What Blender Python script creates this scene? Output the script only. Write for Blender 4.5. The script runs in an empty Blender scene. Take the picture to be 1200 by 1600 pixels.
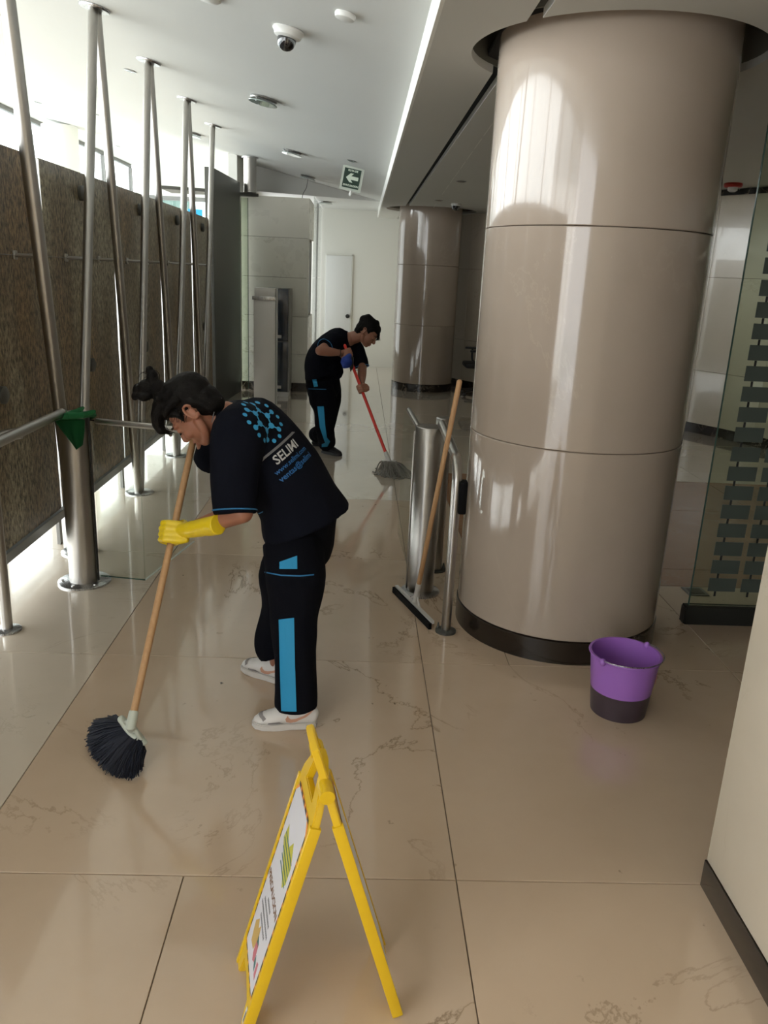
import bpy, bmesh, math, random
from mathutils import Vector, Matrix, noise
from mathutils.bvhtree import BVHTree
R = math.radians
S = bpy.context.scene
COL = S.collection
random.seed(7)

# ------------------------------------------------------------ camera
H = 1.68
FPX = 1240.86                      # focal length in pixels of the 1200x1600 frame
CR = Vector((0.99812, -0.02705, 0.04437)).normalized()
CF = Vector((0.03871, 0.95724, -0.28665)).normalized()
CU = CR.cross(CF).normalized()
CR = CF.cross(CU).normalized()
cam_data = bpy.data.cameras.new('camera')
cam = bpy.data.objects.new('camera', cam_data); COL.objects.link(cam)
m = Matrix((CR, CU, -CF)).transposed().to_4x4(); m.translation = Vector((0, 0, H))
cam.matrix_world = m
cam_data.sensor_fit = 'VERTICAL'; cam_data.sensor_height = 32.0; cam_data.sensor_width = 24.0
cam_data.lens = FPX / 1600 * 32.0
cam_data.clip_start = 0.05; cam_data.clip_end = 200
S.camera = cam

# ------------------------------------------------------------ world, lights, exposure
w = bpy.data.worlds.new('sky'); S.world = w; w.use_nodes = True
bg = w.node_tree.nodes['Background']
bg.inputs['Color'].default_value = (0.94, 0.97, 1.0, 1); bg.inputs['Strength'].default_value = 7.5
S.view_settings.view_transform = 'Standard'; S.view_settings.look = 'None'
S.view_settings.gamma = 1.0; S.view_settings.use_curve_mapping = False
S.view_settings.exposure = -0.43

def area(name, loc, target, sx, sy, power, color=(1, 1, 1), portal=False):
    L = bpy.data.lights.new(name, 'AREA'); L.shape = 'RECTANGLE'; L.size = sx; L.size_y = sy
    L.energy = power; L.color = color
    o = bpy.data.objects.new(name, L); COL.objects.link(o); o.location = loc
    d = (Vector(target) - Vector(loc)).normalized()
    o.rotation_euler = d.to_track_quat('-Z', 'Y').to_euler()
    if portal: L.cycles.is_portal = True
    return o
# daylight coming through the tall street glazing on the left and the entrance behind the camera
area('window_daylight', (-9.2, 8.0, 3.4), (-1.5, 8.0, 0.4), 19.0, 3.8, 1700, (0.97, 0.98, 1.0))
area('entrance_daylight', (-4.6, -1.0, 1.6), (0.6, 1.6, 0.7), 4.0, 2.4, 105, (1.0, 0.94, 0.87))

# ------------------------------------------------------------ helpers
def tag(o, label=None, cat=None, group=None, kind=None):
    if label: o['label'] = label
    if cat: o['category'] = cat
    if group: o['group'] = group
    if kind: o['kind'] = kind
    return o
def empty(name, loc=(0, 0, 0), rz=0.0):
    o = bpy.data.objects.new(name, None); COL.objects.link(o)
    o.location = loc; o.rotation_euler = (0, 0, rz); o.empty_display_size = 0.1
    return o
def obj(name, bm, mat, parent=None, smooth=None, world=True):
    """link bm as one mesh object; coordinates in bm are world ones, unless world=False (then local to the parent)"""
    me = bpy.data.meshes.new(name)
    bmesh.ops.recalc_face_normals(bm, faces=bm.faces[:])
    bm.to_mesh(me); bm.free()
    return mobj(name, me, mat, parent, smooth, world)
def mobj(name, me, mat, parent=None, smooth=None, world=True):
    if mat is not None and not me.materials:
        for mm in (mat if isinstance(mat, (list, tuple)) else [mat]): me.materials.append(mm)
    if smooth is True: me.shade_smooth()
    elif smooth: me.shade_smooth(); me.set_sharp_from_angle(angle=R(smooth))
    o = bpy.data.objects.new(name, me); COL.objects.link(o)
    if parent is not None:
        o.parent = parent
        if world:
            me.transform(gmat(parent).inverted())
    return o
def gmat(o):
    M = Matrix.LocRotScale(o.location, o.rotation_euler, o.scale)
    return gmat(o.parent) @ M if o.parent else M
def recenter(o):
    """put a top-level mesh object's origin at its base"""
    me = o.data; vs = [v.co for v in me.vertices]
    c = Vector(((min(v.x for v in vs) + max(v.x for v in vs)) / 2, (min(v.y for v in vs) + max(v.y for v in vs)) / 2, min(v.z for v in vs)))
    me.transform(Matrix.Translation(-c)); o.location = c
    return o
def box(bm, x0, x1, y0, y1, z0, z1, bev=0.0):
    b = bmesh.new() if bev else bm
    vs = [b.verts.new(p) for p in ((x0,y0,z0),(x1,y0,z0),(x1,y1,z0),(x0,y1,z0),(x0,y0,z1),(x1,y0,z1),(x1,y1,z1),(x0,y1,z1))]
    for f in ((0,3,2,1),(4,5,6,7),(0,1,5,4),(1,2,6,5),(2,3,7,6),(3,0,4,7)): b.faces.new([vs[i] for i in f])
    if bev:
        bmesh.ops.bevel(b, geom=b.edges[:], offset=bev, segments=2, affect='EDGES', profile=0.6)
        merge(bm, b)
def merge(bm, b, M=None):
    if M is not None: bmesh.ops.transform(b, matrix=M, verts=b.verts[:])
    me = bpy.data.meshes.new('t'); b.to_mesh(me); b.free(); bm.from_mesh(me); bpy.data.meshes.remove(me)
def bxo(name, x0, x1, y0, y1, z0, z1, mat, parent=None, bev=0.0, world=True):
    bm = bmesh.new(); box(bm, x0, x1, y0, y1, z0, z1, bev)
    return obj(name, bm, mat, parent, 40 if bev else None, world)
def prism(bm, pts, z0, z1, axis='z'):
    """polygon pts extruded between z0 and z1"""
    n = len(pts)
    a = [bm.verts.new((p[0], p[1], z0)) for p in pts]; b = [bm.verts.new((p[0], p[1], z1)) for p in pts]
    bm.faces.new(a[::-1]); bm.faces.new(b)
    for i in range(n): bm.faces.new((a[i], a[(i+1) % n], b[(i+1) % n], b[i]))
def lathe(bm, prof, c=(0, 0, 0), n=32, M=None):
    """revolve (r,z) profile; closed at ends when r==0"""
    b = bmesh.new(); rings = []
    for r, z in prof:
        if r < 1e-6: rings.append([b.verts.new((0, 0, z))])
        else: rings.append([b.verts.new((r*math.cos(2*math.pi*i/n), r*math.sin(2*math.pi*i/n), z)) for i in range(n)])
    for A, B in zip(rings, rings[1:]):
        for i in range(n):
            j = (i+1) % n
            if len(A) == 1 and len(B) == 1: continue
            if len(A) == 1: b.faces.new((A[0], B[j], B[i]))
            elif len(B) == 1: b.faces.new((A[i], A[j], B[0]))
            else: b.faces.new((A[i], A[j], B[j], B[i]))
    T = Matrix.Translation(c) @ (M if M is not None else Matrix.Identity(4))
    merge(bm, b, T)
def frame_from(d, side=None):
    d = Vector(d).normalized()
    s = Vector(side) if side is not None else (Vector((0, 0, 1)) if abs(d.z) < 0.9 else Vector((1, 0, 0)))
    s = (s - d * s.dot(d))
    if s.length < 1e-4: s = d.orthogonal()
    s.normalize(); return s, d.cross(s)
def tube(bm, pts, rad, n=12, side=None, cap=True, round_cap=False):
    """swept tube; rad a number, list of numbers or list of (r_side, r_other)"""
    pts = [Vector(p) for p in pts]
    if not isinstance(rad, (list, tuple)): rad = [rad] * len(pts)
    rad = [(r, r) if not isinstance(r, (list, tuple)) else r for r in rad]
    P = list(pts); Q = list(rad)
    if round_cap:
        d0 = (pts[0]-pts[1]).normalized(); d1 = (pts[-1]-pts[-2]).normalized()
        a = []; z = []
        for k in (0.92, 0.7, 0.35):
            h = math.sqrt(1-k*k)
            a.append((pts[0] + d0*min(rad[0])*k*1.0, (rad[0][0]*h, rad[0][1]*h)))
            z.append((pts[-1] + d1*min(rad[-1])*k*1.0, (rad[-1][0]*h, rad[-1][1]*h)))
        P = [x[0] for x in a] + P + [x[0] for x in z[::-1]]; Q = [x[1] for x in a] + Q + [x[1] for x in z[::-1]]
    rings = []; s = None
    for i, p in enumerate(P):
        d = (P[min(i+1, len(P)-1)] - P[max(i-1, 0)])
        if side is not None: s, t = frame_from(d, side)
        else:
            s, t = frame_from(d, s)
        rings.append([bm.verts.new(p + s*Q[i][0]*math.cos(2*math.pi*k/n) + t*Q[i][1]*math.sin(2*math.pi*k/n)) for k in range(n)])
    for A, B in zip(rings, rings[1:]):
        for i in range(n): bm.faces.new((A[i], A[(i+1) % n], B[(i+1) % n], B[i]))
    if cap: bm.faces.new(rings[0][::-1]); bm.faces.new(rings[-1])
def curve_pts(pts, sub=6):
    """Catmull-Rom through pts"""
    P = [Vector(p) for p in pts]; P = [P[0]*2-P[1]] + P + [P[-1]*2-P[-2]]; out = []
    for i in range(1, len(P)-2):
        for k in range(sub):
            t = k/sub; a, b, c, d = P[i-1], P[i], P[i+1], P[i+2]
            out.append(0.5*((2*b) + (c-a)*t + (2*a-5*b+4*c-d)*t*t + (3*b-a-3*c+d)*t**3))
    out.append(P[-2]); return out
def ell(bm, c, r, M=None, n=20):
    b = bmesh.new(); bmesh.ops.create_uvsphere(b, u_segments=n, v_segments=max(8, n//2+2), radius=1)
    T = Matrix.Translation(c) @ (M.to_4x4() if M is not None else Matrix.Identity(4)) @ Matrix.Diagonal((r[0], r[1], r[2], 1))
    merge(bm, b, T)
def remesh(bm, voxel, smooth=4, fac=0.5):
    """fuse overlapping closed shapes into one continuous surface"""
    me = bpy.data.meshes.new('tmp'); bmesh.ops.recalc_face_normals(bm, faces=bm.faces[:]); bm.to_mesh(me); bm.free()
    o = bpy.data.objects.new('tmp', me); COL.objects.link(o)
    md = o.modifiers.new('r', 'REMESH'); md.mode = 'VOXEL'; md.voxel_size = voxel
    if smooth:
        sm = o.modifiers.new('s', 'SMOOTH'); sm.factor = fac; sm.iterations = smooth
    dg = bpy.context.evaluated_depsgraph_get()
    out = bpy.data.meshes.new_from_object(o.evaluated_get(dg))
    bpy.data.objects.remove(o); bpy.data.meshes.remove(me)
    return out
def ray(x, y):
    return (CR*(x-600) - CU*(y-800) + CF*FPX)
def P(x, y, Y):
    """the point of the vertical plane at distance Y that the photo shows at x, y"""
    d = ray(x, y); return Vector((0, 0, H)) + d*(Y/d.y)
def F(x, y, z=0.0):
    d = ray(x, y); return Vector((0, 0, H)) + d*((z-H)/d.z)

# ------------------------------------------------------------ materials
def newmat(name):
    mt = bpy.data.materials.new(name); mt.use_nodes = True
    nt = mt.node_tree; return mt, nt, nt.nodes['Principled BSDF']
def plain(name, col, rough=0.5, metal=0.0, bump=0.0, bscale=80.0, coat=0.0, var=0.0, **kw):
    mt, nt, b = newmat(name)
    b.inputs['Base Color'].default_value = (*col, 1); b.inputs['Roughness'].default_value = rough
    b.inputs['Metallic'].default_value = metal; b.inputs['Coat Weight'].default_value = coat
    for k, v in kw.items(): b.inputs[k.replace('_', ' ')].default_value = v
    if bump or var:
        tc = nt.nodes.new('ShaderNodeNewGeometry'); nz = nt.nodes.new('ShaderNodeTexNoise')
        nz.inputs['Scale'].default_value = bscale; nz.inputs['Detail'].default_value = 4
        nt.links.new(tc.outputs['Position'], nz.inputs['Vector'])
        if bump:
            bp = nt.nodes.new('ShaderNodeBump'); bp.inputs['Strength'].default_value = bump; bp.inputs['Distance'].default_value = 0.004
            nt.links.new(nz.outputs['Fac'], bp.inputs['Height']); nt.links.new(bp.outputs['Normal'], b.inputs['Normal'])
        if var:
            mx = nt.nodes.new('ShaderNodeMix'); mx.data_type = 'RGBA'
            mx.inputs[6].default_value = (*[c*(1-var) for c in col], 1); mx.inputs[7].default_value = (*[min(1, c*(1+var)) for c in col], 1)
            nt.links.new(nz.outputs['Fac'], mx.inputs[0]); nt.links.new(mx.outputs[2], b.inputs['Base Color'])
    return mt
def ramp(nt, stops, src):
    r = nt.nodes.new('ShaderNodeValToRGB'); e = r.color_ramp.elements
    while len(e) > 1: e.remove(e[-1])
    e[0].position = stops[0][0]; e[0].color = (*stops[0][1], 1)
    for p, c in stops[1:]:
        x = e.new(p); x.color = (*c, 1)
    nt.links.new(src, r.inputs['Fac']); return r.outputs['Color']
def mathn(nt, op, a, b=None):
    n = nt.nodes.new('ShaderNodeMath'); n.operation = op
    for i, v in enumerate((a, b)):
        if v is None: continue
        if isinstance(v, (int, float)): n.inputs[i].default_value = v
        else: nt.links.new(v, n.inputs[i])
    return n.outputs[0]
def mixc(nt, fac, a, b, blend='MIX'):
    n = nt.nodes.new('ShaderNodeMix'); n.data_type = 'RGBA'; n.blend_type = blend
    for i, v in ((0, fac), (6, a), (7, b)):
        if isinstance(v, (int, float)): n.inputs[i].default_value = v
        elif isinstance(v, tuple): n.inputs[i].default_value = (*v, 1)
        else: nt.links.new(v, n.inputs[i])
    return n.outputs[2]
def marble(name, a, b, vein, rough=0.12, vscale=1.6, spots=0.0, tint=0.08, veinw=0.022, coat=0.0, veinamt=0.6):
    mt, nt, bs = newmat(name)
    g = nt.nodes.new('ShaderNodeNewGeometry'); oi = nt.nodes.new('ShaderNodeObjectInfo')
    off = nt.nodes.new('ShaderNodeVectorMath'); off.operation = 'ADD'
    sc = nt.nodes.new('ShaderNodeVectorMath'); sc.operation = 'SCALE'; sc.inputs['Scale'].default_value = 7.0
    cmb = nt.nodes.new('ShaderNodeCombineXYZ')
    for i in range(3): nt.links.new(oi.outputs['Random'], cmb.inputs[i])
    nt.links.new(cmb.outputs[0], sc.inputs[0]); nt.links.new(g.outputs['Position'], off.inputs[0]); nt.links.new(sc.outputs[0], off.inputs[1])
    V = off.outputs[0]
    n1 = nt.nodes.new('ShaderNodeTexNoise'); n1.inputs['Scale'].default_value = 2.2; n1.inputs['Detail'].default_value = 7; n1.inputs['Roughness'].default_value = 0.6
    nt.links.new(V, n1.inputs['Vector'])
    col = mixc(nt, n1.outputs['Fac'], a, b)
    # thin crack-like veins: where a distorted noise crosses its mid value
    n2 = nt.nodes.new('ShaderNodeTexNoise'); n2.inputs['Scale'].default_value = vscale; n2.inputs['Detail'].default_value = 9
    n2.inputs['Roughness'].default_value = 0.62; n2.inputs['Distortion'].default_value = 0.8
    nt.links.new(V, n2.inputs['Vector'])
    d = mathn(nt, 'ABSOLUTE', mathn(nt, 'SUBTRACT', n2.outputs['Fac'], 0.5))
    v = mathn(nt, 'SUBTRACT', 1.0, mathn(nt, 'DIVIDE', d, veinw)); v = mathn(nt, 'MAXIMUM', v, 0.0)
    n3 = nt.nodes.new('ShaderNodeTexNoise'); n3.inputs['Scale'].default_value = 1.1; nt.links.new(V, n3.inputs['Vector'])
    msk = mathn(nt, 'MAXIMUM', mathn(nt, 'MULTIPLY', mathn(nt, 'SUBTRACT', n3.outputs['Fac'], 0.47), 7.0), 0.0); msk = mathn(nt, 'MINIMUM', msk, 1.0)
    v = mathn(nt, 'MULTIPLY', mathn(nt, 'MULTIPLY', v, msk), veinamt)
    col = mixc(nt, v, col, vein)
    if spots:
        n4 = nt.nodes.new('ShaderNodeTexNoise'); n4.inputs['Scale'].default_value = 22; n4.inputs['Detail'].default_value = 3; nt.links.new(V, n4.inputs['Vector'])
        n5 = nt.nodes.new('ShaderNodeTexNoise'); n5.inputs['Scale'].default_value = 2.7; nt.links.new(g.outputs['Position'], n5.inputs['Vector'])
        s = mathn(nt, 'MINIMUM', mathn(nt, 'MAXIMUM', mathn(nt, 'MULTIPLY', mathn(nt, 'SUBTRACT', n4.outputs['Fac'], 0.69), 22.0), 0.0), 1.0)
        s2 = mathn(nt, 'MINIMUM', mathn(nt, 'MAXIMUM', mathn(nt, 'MULTIPLY', mathn(nt, 'SUBTRACT', n5.outputs['Fac'], 0.55), 10.0), 0.0), 1.0)
        col = mixc(nt, mathn(nt, 'MULTIPLY', mathn(nt, 'MULTIPLY', s, s2), spots), col, tuple(c*0.4 for c in vein))
    hv = nt.nodes.new('ShaderNodeHueSaturation'); nt.links.new(col, hv.inputs['Color'])
    nt.links.new(mathn(nt, 'ADD', mathn(nt, 'MULTIPLY', oi.outputs['Random'], tint), 1.0-tint/2), hv.inputs['Value'])
    nt.links.new(hv.outputs[0], bs.inputs['Base Color'])
    n6 = nt.nodes.new('ShaderNodeTexNoise'); n6.inputs['Scale'].default_value = 5; nt.links.new(g.outputs['Position'], n6.inputs['Vector'])
    nt.links.new(mathn(nt, 'ADD', rough*0.6, mathn(nt, 'MULTIPLY', n6.outputs['Fac'], rough*0.8)), bs.inputs['Roughness'])
    bs.inputs['Coat Weight'].default_value = coat; bs.inputs['Coat Roughness'].default_value = 0.04
    return mt
M = {}
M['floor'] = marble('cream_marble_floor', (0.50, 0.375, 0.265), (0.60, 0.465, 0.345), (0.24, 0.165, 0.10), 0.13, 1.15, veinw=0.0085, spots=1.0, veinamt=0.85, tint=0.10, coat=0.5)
M['floor_lit'] = marble('lit_marble_floor', (0.56, 0.48, 0.385), (0.66, 0.575, 0.47), (0.36, 0.30, 0.22), 0.11, 1.15, veinw=0.007, spots=0.3, tint=0.06, coat=1.0)
M['floor_brown'] = marble('brown_marble_floor', (0.25, 0.12, 0.06), (0.32, 0.16, 0.08), (0.30, 0.2, 0.13), 0.22, 1.5, coat=0.1)
M['column'] = marble('polished_beige_marble', (0.38, 0.312, 0.252), (0.45, 0.373, 0.31), (0.62, 0.53, 0.43), 0.10, 0.7, tint=0.05, veinw=0.006, coat=0.3, veinamt=0.16)
M['wallmarble'] = marble('cream_wall_marble', (0.52, 0.455, 0.36), (0.61, 0.545, 0.44), (0.40, 0.34, 0.24), 0.2, 2.0, tint=0.07, coat=0.4, veinw=0.012, veinamt=0.5)
M['blockmarble'] = marble('grey_cream_wall_marble', (0.74, 0.72, 0.63), (0.82, 0.80, 0.71), (0.48, 0.45, 0.34), 0.3, 2.0, tint=0.07)
M['darkmarble'] = marble('dark_brown_marble', (0.010, 0.007, 0.005), (0.024, 0.017, 0.012), (0.42, 0.35, 0.28), 0.22, 4.2, veinw=0.014, coat=0.1, veinamt=1.0)
M['grout'] = plain('grout', (0.20, 0.155, 0.11), 0.9)
M['ceil'] = plain('white_ceiling_paint', (0.64, 0.645, 0.62), 0.75, var=0.02, bscale=1.5)
M['ceil_low'] = plain('soffit_paint', (0.60, 0.60, 0.56), 0.7, var=0.03, bscale=1.5)
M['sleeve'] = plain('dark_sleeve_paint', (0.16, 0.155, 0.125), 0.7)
M['white'] = plain('white_paint', (0.80, 0.80, 0.75), 0.55)
M['door'] = plain('door_paint', (0.78, 0.79, 0.78), 0.4)
M['black'] = plain('black_plastic', (0.012, 0.012, 0.012), 0.4)
M['blackgap'] = plain('black_gap', (0.01, 0.01, 0.01), 0.9)
M['plastic'] = plain('white_plastic', (0.72, 0.72, 0.69), 0.4)
M['dome'] = plain('smoked_dome', (0.01, 0.01, 0.012), 0.05, coat=1.0)
M['darkmetal'] = plain('dark_grey_metal', (0.085, 0.085, 0.075), 0.45, 0.3)
M['rail'] = plain('dark_bronze_rail', (0.022, 0.022, 0.018), 0.6, 0.0, Specular_IOR_Level=0.2)
M['greymetal'] = plain('grey_metal_rail', (0.20, 0.20, 0.19), 0.4, 0.6)
M['kiosk'] = plain('grey_silver_panel', (0.56, 0.545, 0.52), 0.38, 0.15)
M['navy'] = plain('navy_glass_panel', (0.012, 0.022, 0.04), 0.15, coat=0.4)
def steel(name, col=(0.42, 0.405, 0.38), rough=0.34, stretch=(60, 60, 1.2), metal=1.0):
    mt, nt, b = newmat(name)
    g = nt.nodes.new('ShaderNodeNewGeometry'); mp = nt.nodes.new('ShaderNodeMapping'); mp.inputs['Scale'].default_value = stretch
    nz = nt.nodes.new('ShaderNodeTexNoise'); nz.inputs['Scale'].default_value = 6; nz.inputs['Detail'].default_value = 5
    nt.links.new(g.outputs['Position'], mp.inputs[0]); nt.links.new(mp.outputs[0], nz.inputs['Vector'])
    b.inputs['Base Color'].default_value = (*col, 1); b.inputs['Metallic'].default_value = metal
    nt.links.new(mathn(nt, 'ADD', rough*0.7, mathn(nt, 'MULTIPLY', nz.outputs['Fac'], rough*0.6)), b.inputs['Roughness'])
    return mt
M['steel'] = steel('brushed_steel')
M['chrome'] = steel('polished_steel', (0.42, 0.42, 0.42), 0.28)
def stone():
    mt, nt, b = newmat('speckled_brown_granite')
    g = nt.nodes.new('ShaderNodeNewGeometry'); mp = nt.nodes.new('ShaderNodeMapping'); mp.inputs['Scale'].default_value = (1, 1, 0.28)
    nt.links.new(g.outputs['Position'], mp.inputs[0])
    n1 = nt.nodes.new('ShaderNodeTexNoise'); n1.inputs['Scale'].default_value = 3.2; n1.inputs['Detail'].default_value = 6; nt.links.new(mp.outputs[0], n1.inputs['Vector'])
    n2 = nt.nodes.new('ShaderNodeTexNoise'); n2.inputs['Scale'].default_value = 60; n2.inputs['Detail'].default_value = 5; n2.inputs['Roughness'].default_value = 0.7
    mp2 = nt.nodes.new('ShaderNodeMapping'); mp2.inputs['Scale'].default_value = (1, 1, 0.45); nt.links.new(g.outputs['Position'], mp2.inputs[0]); nt.links.new(mp2.outputs[0], n2.inputs['Vector'])
    c1 = ramp(nt, [(0.30, (0.31, 0.22, 0.12)), (0.46, (0.20, 0.155, 0.098)), (0.56, (0.24, 0.21, 0.15)), (0.68, (0.34, 0.32, 0.245))], n1.outputs['Fac'])
    c2 = ramp(nt, [(0.36, (0.015, 0.014, 0.012)), (0.45, (0.5, 0.42, 0.33)), (0.56, (1.0, 0.95, 0.85)), (0.68, (1.7, 1.5, 1.25))], n2.outputs['Fac'])
    nt.links.new(mixc(nt, 1.0, c1, c2, 'MULTIPLY'), b.inputs['Base Color'])
    b.inputs['Roughness'].default_value = 0.35
    return mt
M['stone'] = stone()
def glass(name, tint=(0.86, 0.95, 0.90), refl=0.5):
    """thin architectural pane: tinted see-through plus a clear reflection"""
    mt = bpy.data.materials.new(name); mt.use_nodes = True; nt = mt.node_tree; nt.nodes.clear()
    o = nt.nodes.new('ShaderNodeOutputMaterial'); t = nt.nodes.new('ShaderNodeBsdfTransparent'); t.inputs[0].default_value = (*tint, 1)
    gl = nt.nodes.new('ShaderNodeBsdfGlossy'); gl.inputs['Roughness'].default_value = 0.02
    fr = nt.nodes.new('ShaderNodeFresnel'); fr.inputs[0].default_value = 1.45
    mx = nt.nodes.new('ShaderNodeMixShader')
    nt.links.new(mathn(nt, 'MULTIPLY', fr.outputs[0], refl), mx.inputs[0]); nt.links.new(t.outputs[0], mx.inputs[1]); nt.links.new(gl.outputs[0], mx.inputs[2])
    nt.links.new(mx.outputs[0], o.inputs[0]); return mt
M['glass'] = glass('clear_glass', (0.95, 0.965, 0.955))
M['glass_green'] = glass('greenish_glass', (0.84, 0.88, 0.81), 0.4)
M['glass_pale'] = glass('pale_glass', (0.95, 0.97, 0.95), 0.18)
mt, nt, b = newmat('translucent_joint'); tr = nt.nodes.new('ShaderNodeBsdfTranslucent'); tr.inputs[0].default_value = (0.85, 0.85, 0.85, 1); mx_ = nt.nodes.new('ShaderNodeMixShader'); mx_.inputs[0].default_value = 0.8
b.inputs['Base Color'].default_value = (0.8, 0.8, 0.78, 1); nt.links.new(b.outputs[0], mx_.inputs[1]); nt.links.new(tr.outputs[0], mx_.inputs[2]); nt.links.new(mx_.outputs[0], nt.nodes['Material Output'].inputs[0]); M['joint'] = mt
M['frost'] = plain('frosted_film', (0.07, 0.083, 0.070), 0.8, Specular_IOR_Level=0.1)
M['glassedge'] = plain('glass_edge', (0.05, 0.10, 0.08), 0.15)
M['glassedge_lit'] = plain('glass_edge_lit', (0.75, 0.80, 0.78), 0.3)
M['lens'] = plain('lamp_glass', (0.28, 0.34, 0.31), 0.1, 0.0, coat=0.6)
def wood(name, a, b):
    mt, nt, bs = newmat(name)
    g = nt.nodes.new('ShaderNodeTexCoord'); mp = nt.nodes.new('ShaderNodeMapping'); mp.inputs['Scale'].default_value = (40, 40, 2)
    nz = nt.nodes.new('ShaderNodeTexNoise'); nz.inputs['Scale'].default_value = 2.5; nz.inputs['Detail'].default_value = 5
    nt.links.new(g.outputs['Object'], mp.inputs[0]); nt.links.new(mp.outputs[0], nz.inputs['Vector'])
    nt.links.new(mixc(nt, nz.outputs['Fac'], a, b), bs.inputs['Base Color']); bs.inputs['Roughness'].default_value = 0.5
    return mt
M['wood'] = wood('broomstick_wood', (0.42, 0.23, 0.105), (0.60, 0.37, 0.19))
M['yellow'] = plain('yellow_plastic', (0.64, 0.41, 0.008), 0.35, bump=0.05, bscale=300)
M['glove'] = plain('yellow_rubber', (0.82, 0.60, 0.015), 0.38, bump=0.15, bscale=60, coat=0.1)
M['cloth'] = plain('black_navy_cloth', (0.0045, 0.0055, 0.0105), 0.9, bump=0.25, bscale=700, Specular_IOR_Level=0.1)
M['pants'] = plain('black_cloth', (0.0035, 0.004, 0.007), 0.9, bump=0.25, bscale=700, Specular_IOR_Level=0.1)
M['blue'] = plain('bright_blue_cloth', (0.012, 0.26, 0.50), 0.7, bump=0.2, bscale=500)
M['bluepipe'] = plain('blue_piping', (0.02, 0.16, 0.36), 0.7)
M['print_blue'] = plain('blue_print', (0.03, 0.32, 0.62), 0.55)
M['print_dark'] = plain('dim_blue_print', (0.015, 0.12, 0.34), 0.55)
M['print_white'] = plain('white_print', (0.52, 0.52, 0.52), 0.55)
M['print_grey'] = plain('grey_print', (0.16, 0.16, 0.17), 0.55)
M['skin'] = plain('skin', (0.34, 0.145, 0.088), 0.5, bump=0.06, bscale=400, var=0.08, Subsurface_Weight=0.12, Subsurface_Scale=0.02)
M['skin2'] = plain('skin_far', (0.33, 0.15, 0.095), 0.5, bump=0.06, bscale=400, var=0.08)  # skin tone of the farther person
M['lip'] = plain('lips', (0.36, 0.10, 0.085), 0.4)
M['nail'] = plain('fingernail', (0.50, 0.26, 0.20), 0.3)
M['eyewhite'] = plain('eye_white', (0.6, 0.58, 0.55), 0.2)
def hairmat():
    mt, nt, b = newmat('black_hair')
    g = nt.nodes.new('ShaderNodeNewGeometry'); mp = nt.nodes.new('ShaderNodeMapping'); mp.inputs['Scale'].default_value = (30, 160, 160)
    nz = nt.nodes.new('ShaderNodeTexNoise'); nz.inputs['Scale'].default_value = 2; nz.inputs['Detail'].default_value = 4
    nt.links.new(g.outputs['Position'], mp.inputs[0]); nt.links.new(mp.outputs[0], nz.inputs['Vector'])
    bp = nt.nodes.new('ShaderNodeBump'); bp.inputs['Strength'].default_value = 0.6; bp.inputs['Distance'].default_value = 0.004
    nt.links.new(nz.outputs['Fac'], bp.inputs['Height']); nt.links.new(bp.outputs['Normal'], b.inputs['Normal'])
    b.inputs['Base Color'].default_value = (0.004, 0.0033, 0.003, 1); b.inputs['Roughness'].default_value = 0.6
    b.inputs['Specular IOR Level'].default_value = 0.16
    return mt
M['hair'] = hairmat()
M['shoe'] = plain('white_leather', (0.66, 0.64, 0.62), 0.45, bump=0.05, bscale=300)
M['sole'] = plain('shoe_rubber', (0.58, 0.55, 0.52), 0.6)
M['shoegrey'] = plain('grey_suede', (0.26, 0.24, 0.24), 0.8)
M['peach'] = plain('peach_leather', (0.55, 0.30, 0.21), 0.5)
M['shoeblack'] = plain('black_shoe', (0.008, 0.008, 0.009), 0.5)
M['green'] = plain('green_cloth', (0.005, 0.12, 0.035), 0.85, bump=0.5, bscale=500)
M['bluecloth'] = plain('royal_blue_cloth', (0.012, 0.045, 0.30), 0.7)
M['red'] = plain('red_painted_handle', (0.72, 0.045, 0.03), 0.4)
M['purple'] = plain('purple_plastic', (0.36, 0.15, 0.56), 0.35, Transmission_Weight=0.0)
M['dirtywater'] = plain('dirty_water', (0.05, 0.042, 0.045), 0.15)
M['pail_wet'] = plain('pail_wall_with_water_behind', (0.055, 0.038, 0.05), 0.35)
M['mopyarn'] = plain('wet_grey_yarn', (0.22, 0.205, 0.18), 0.8, var=0.3, bscale=60)
M['bristle'] = plain('navy_bristles', (0.0015, 0.004, 0.015), 0.7, var=0.5, bscale=120)
M['palegreen'] = plain('pale_green_plastic', (0.52, 0.56, 0.49), 0.4)
M['rubber'] = plain('black_rubber', (0.004, 0.004, 0.0045), 0.8, Specular_IOR_Level=0.15)
M['sheet'] = plain('printed_white_sheet', (0.62, 0.62, 0.66), 0.35)
M['signgreen'] = plain('dark_green_sign', (0.008, 0.035, 0.02), 0.4)
M['signwhite'] = plain('glow_white', (0.66, 0.74, 0.62), 0.4)
M['orange'] = plain('orange_print', (0.75, 0.28, 0.05), 0.5)
M['lime'] = plain('lime_print', (0.46, 0.43, 0.05), 0.5)
M['textbrown'] = plain('brown_print', (0.16, 0.07, 0.02), 0.5)
M['ochre'] = plain('ochre_print', (0.50, 0.33, 0.10), 0.5)
M['pink'] = plain('pink_print', (0.50, 0.15, 0.18), 0.5)
M['teal'] = plain('teal_print', (0.03, 0.14, 0.13), 0.5)
M['chairblack'] = plain('chair_black', (0.012, 0.012, 0.014), 0.6)
M['alarmred'] = plain('alarm_red', (0.45, 0.03, 0.02), 0.4)
M['steelcyan'] = plain('cyan_sign', (0.02, 0.35, 0.75), 0.5)
M['facade'] = plain('street_facade', (0.75, 0.80, 0.80), 0.8)

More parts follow.
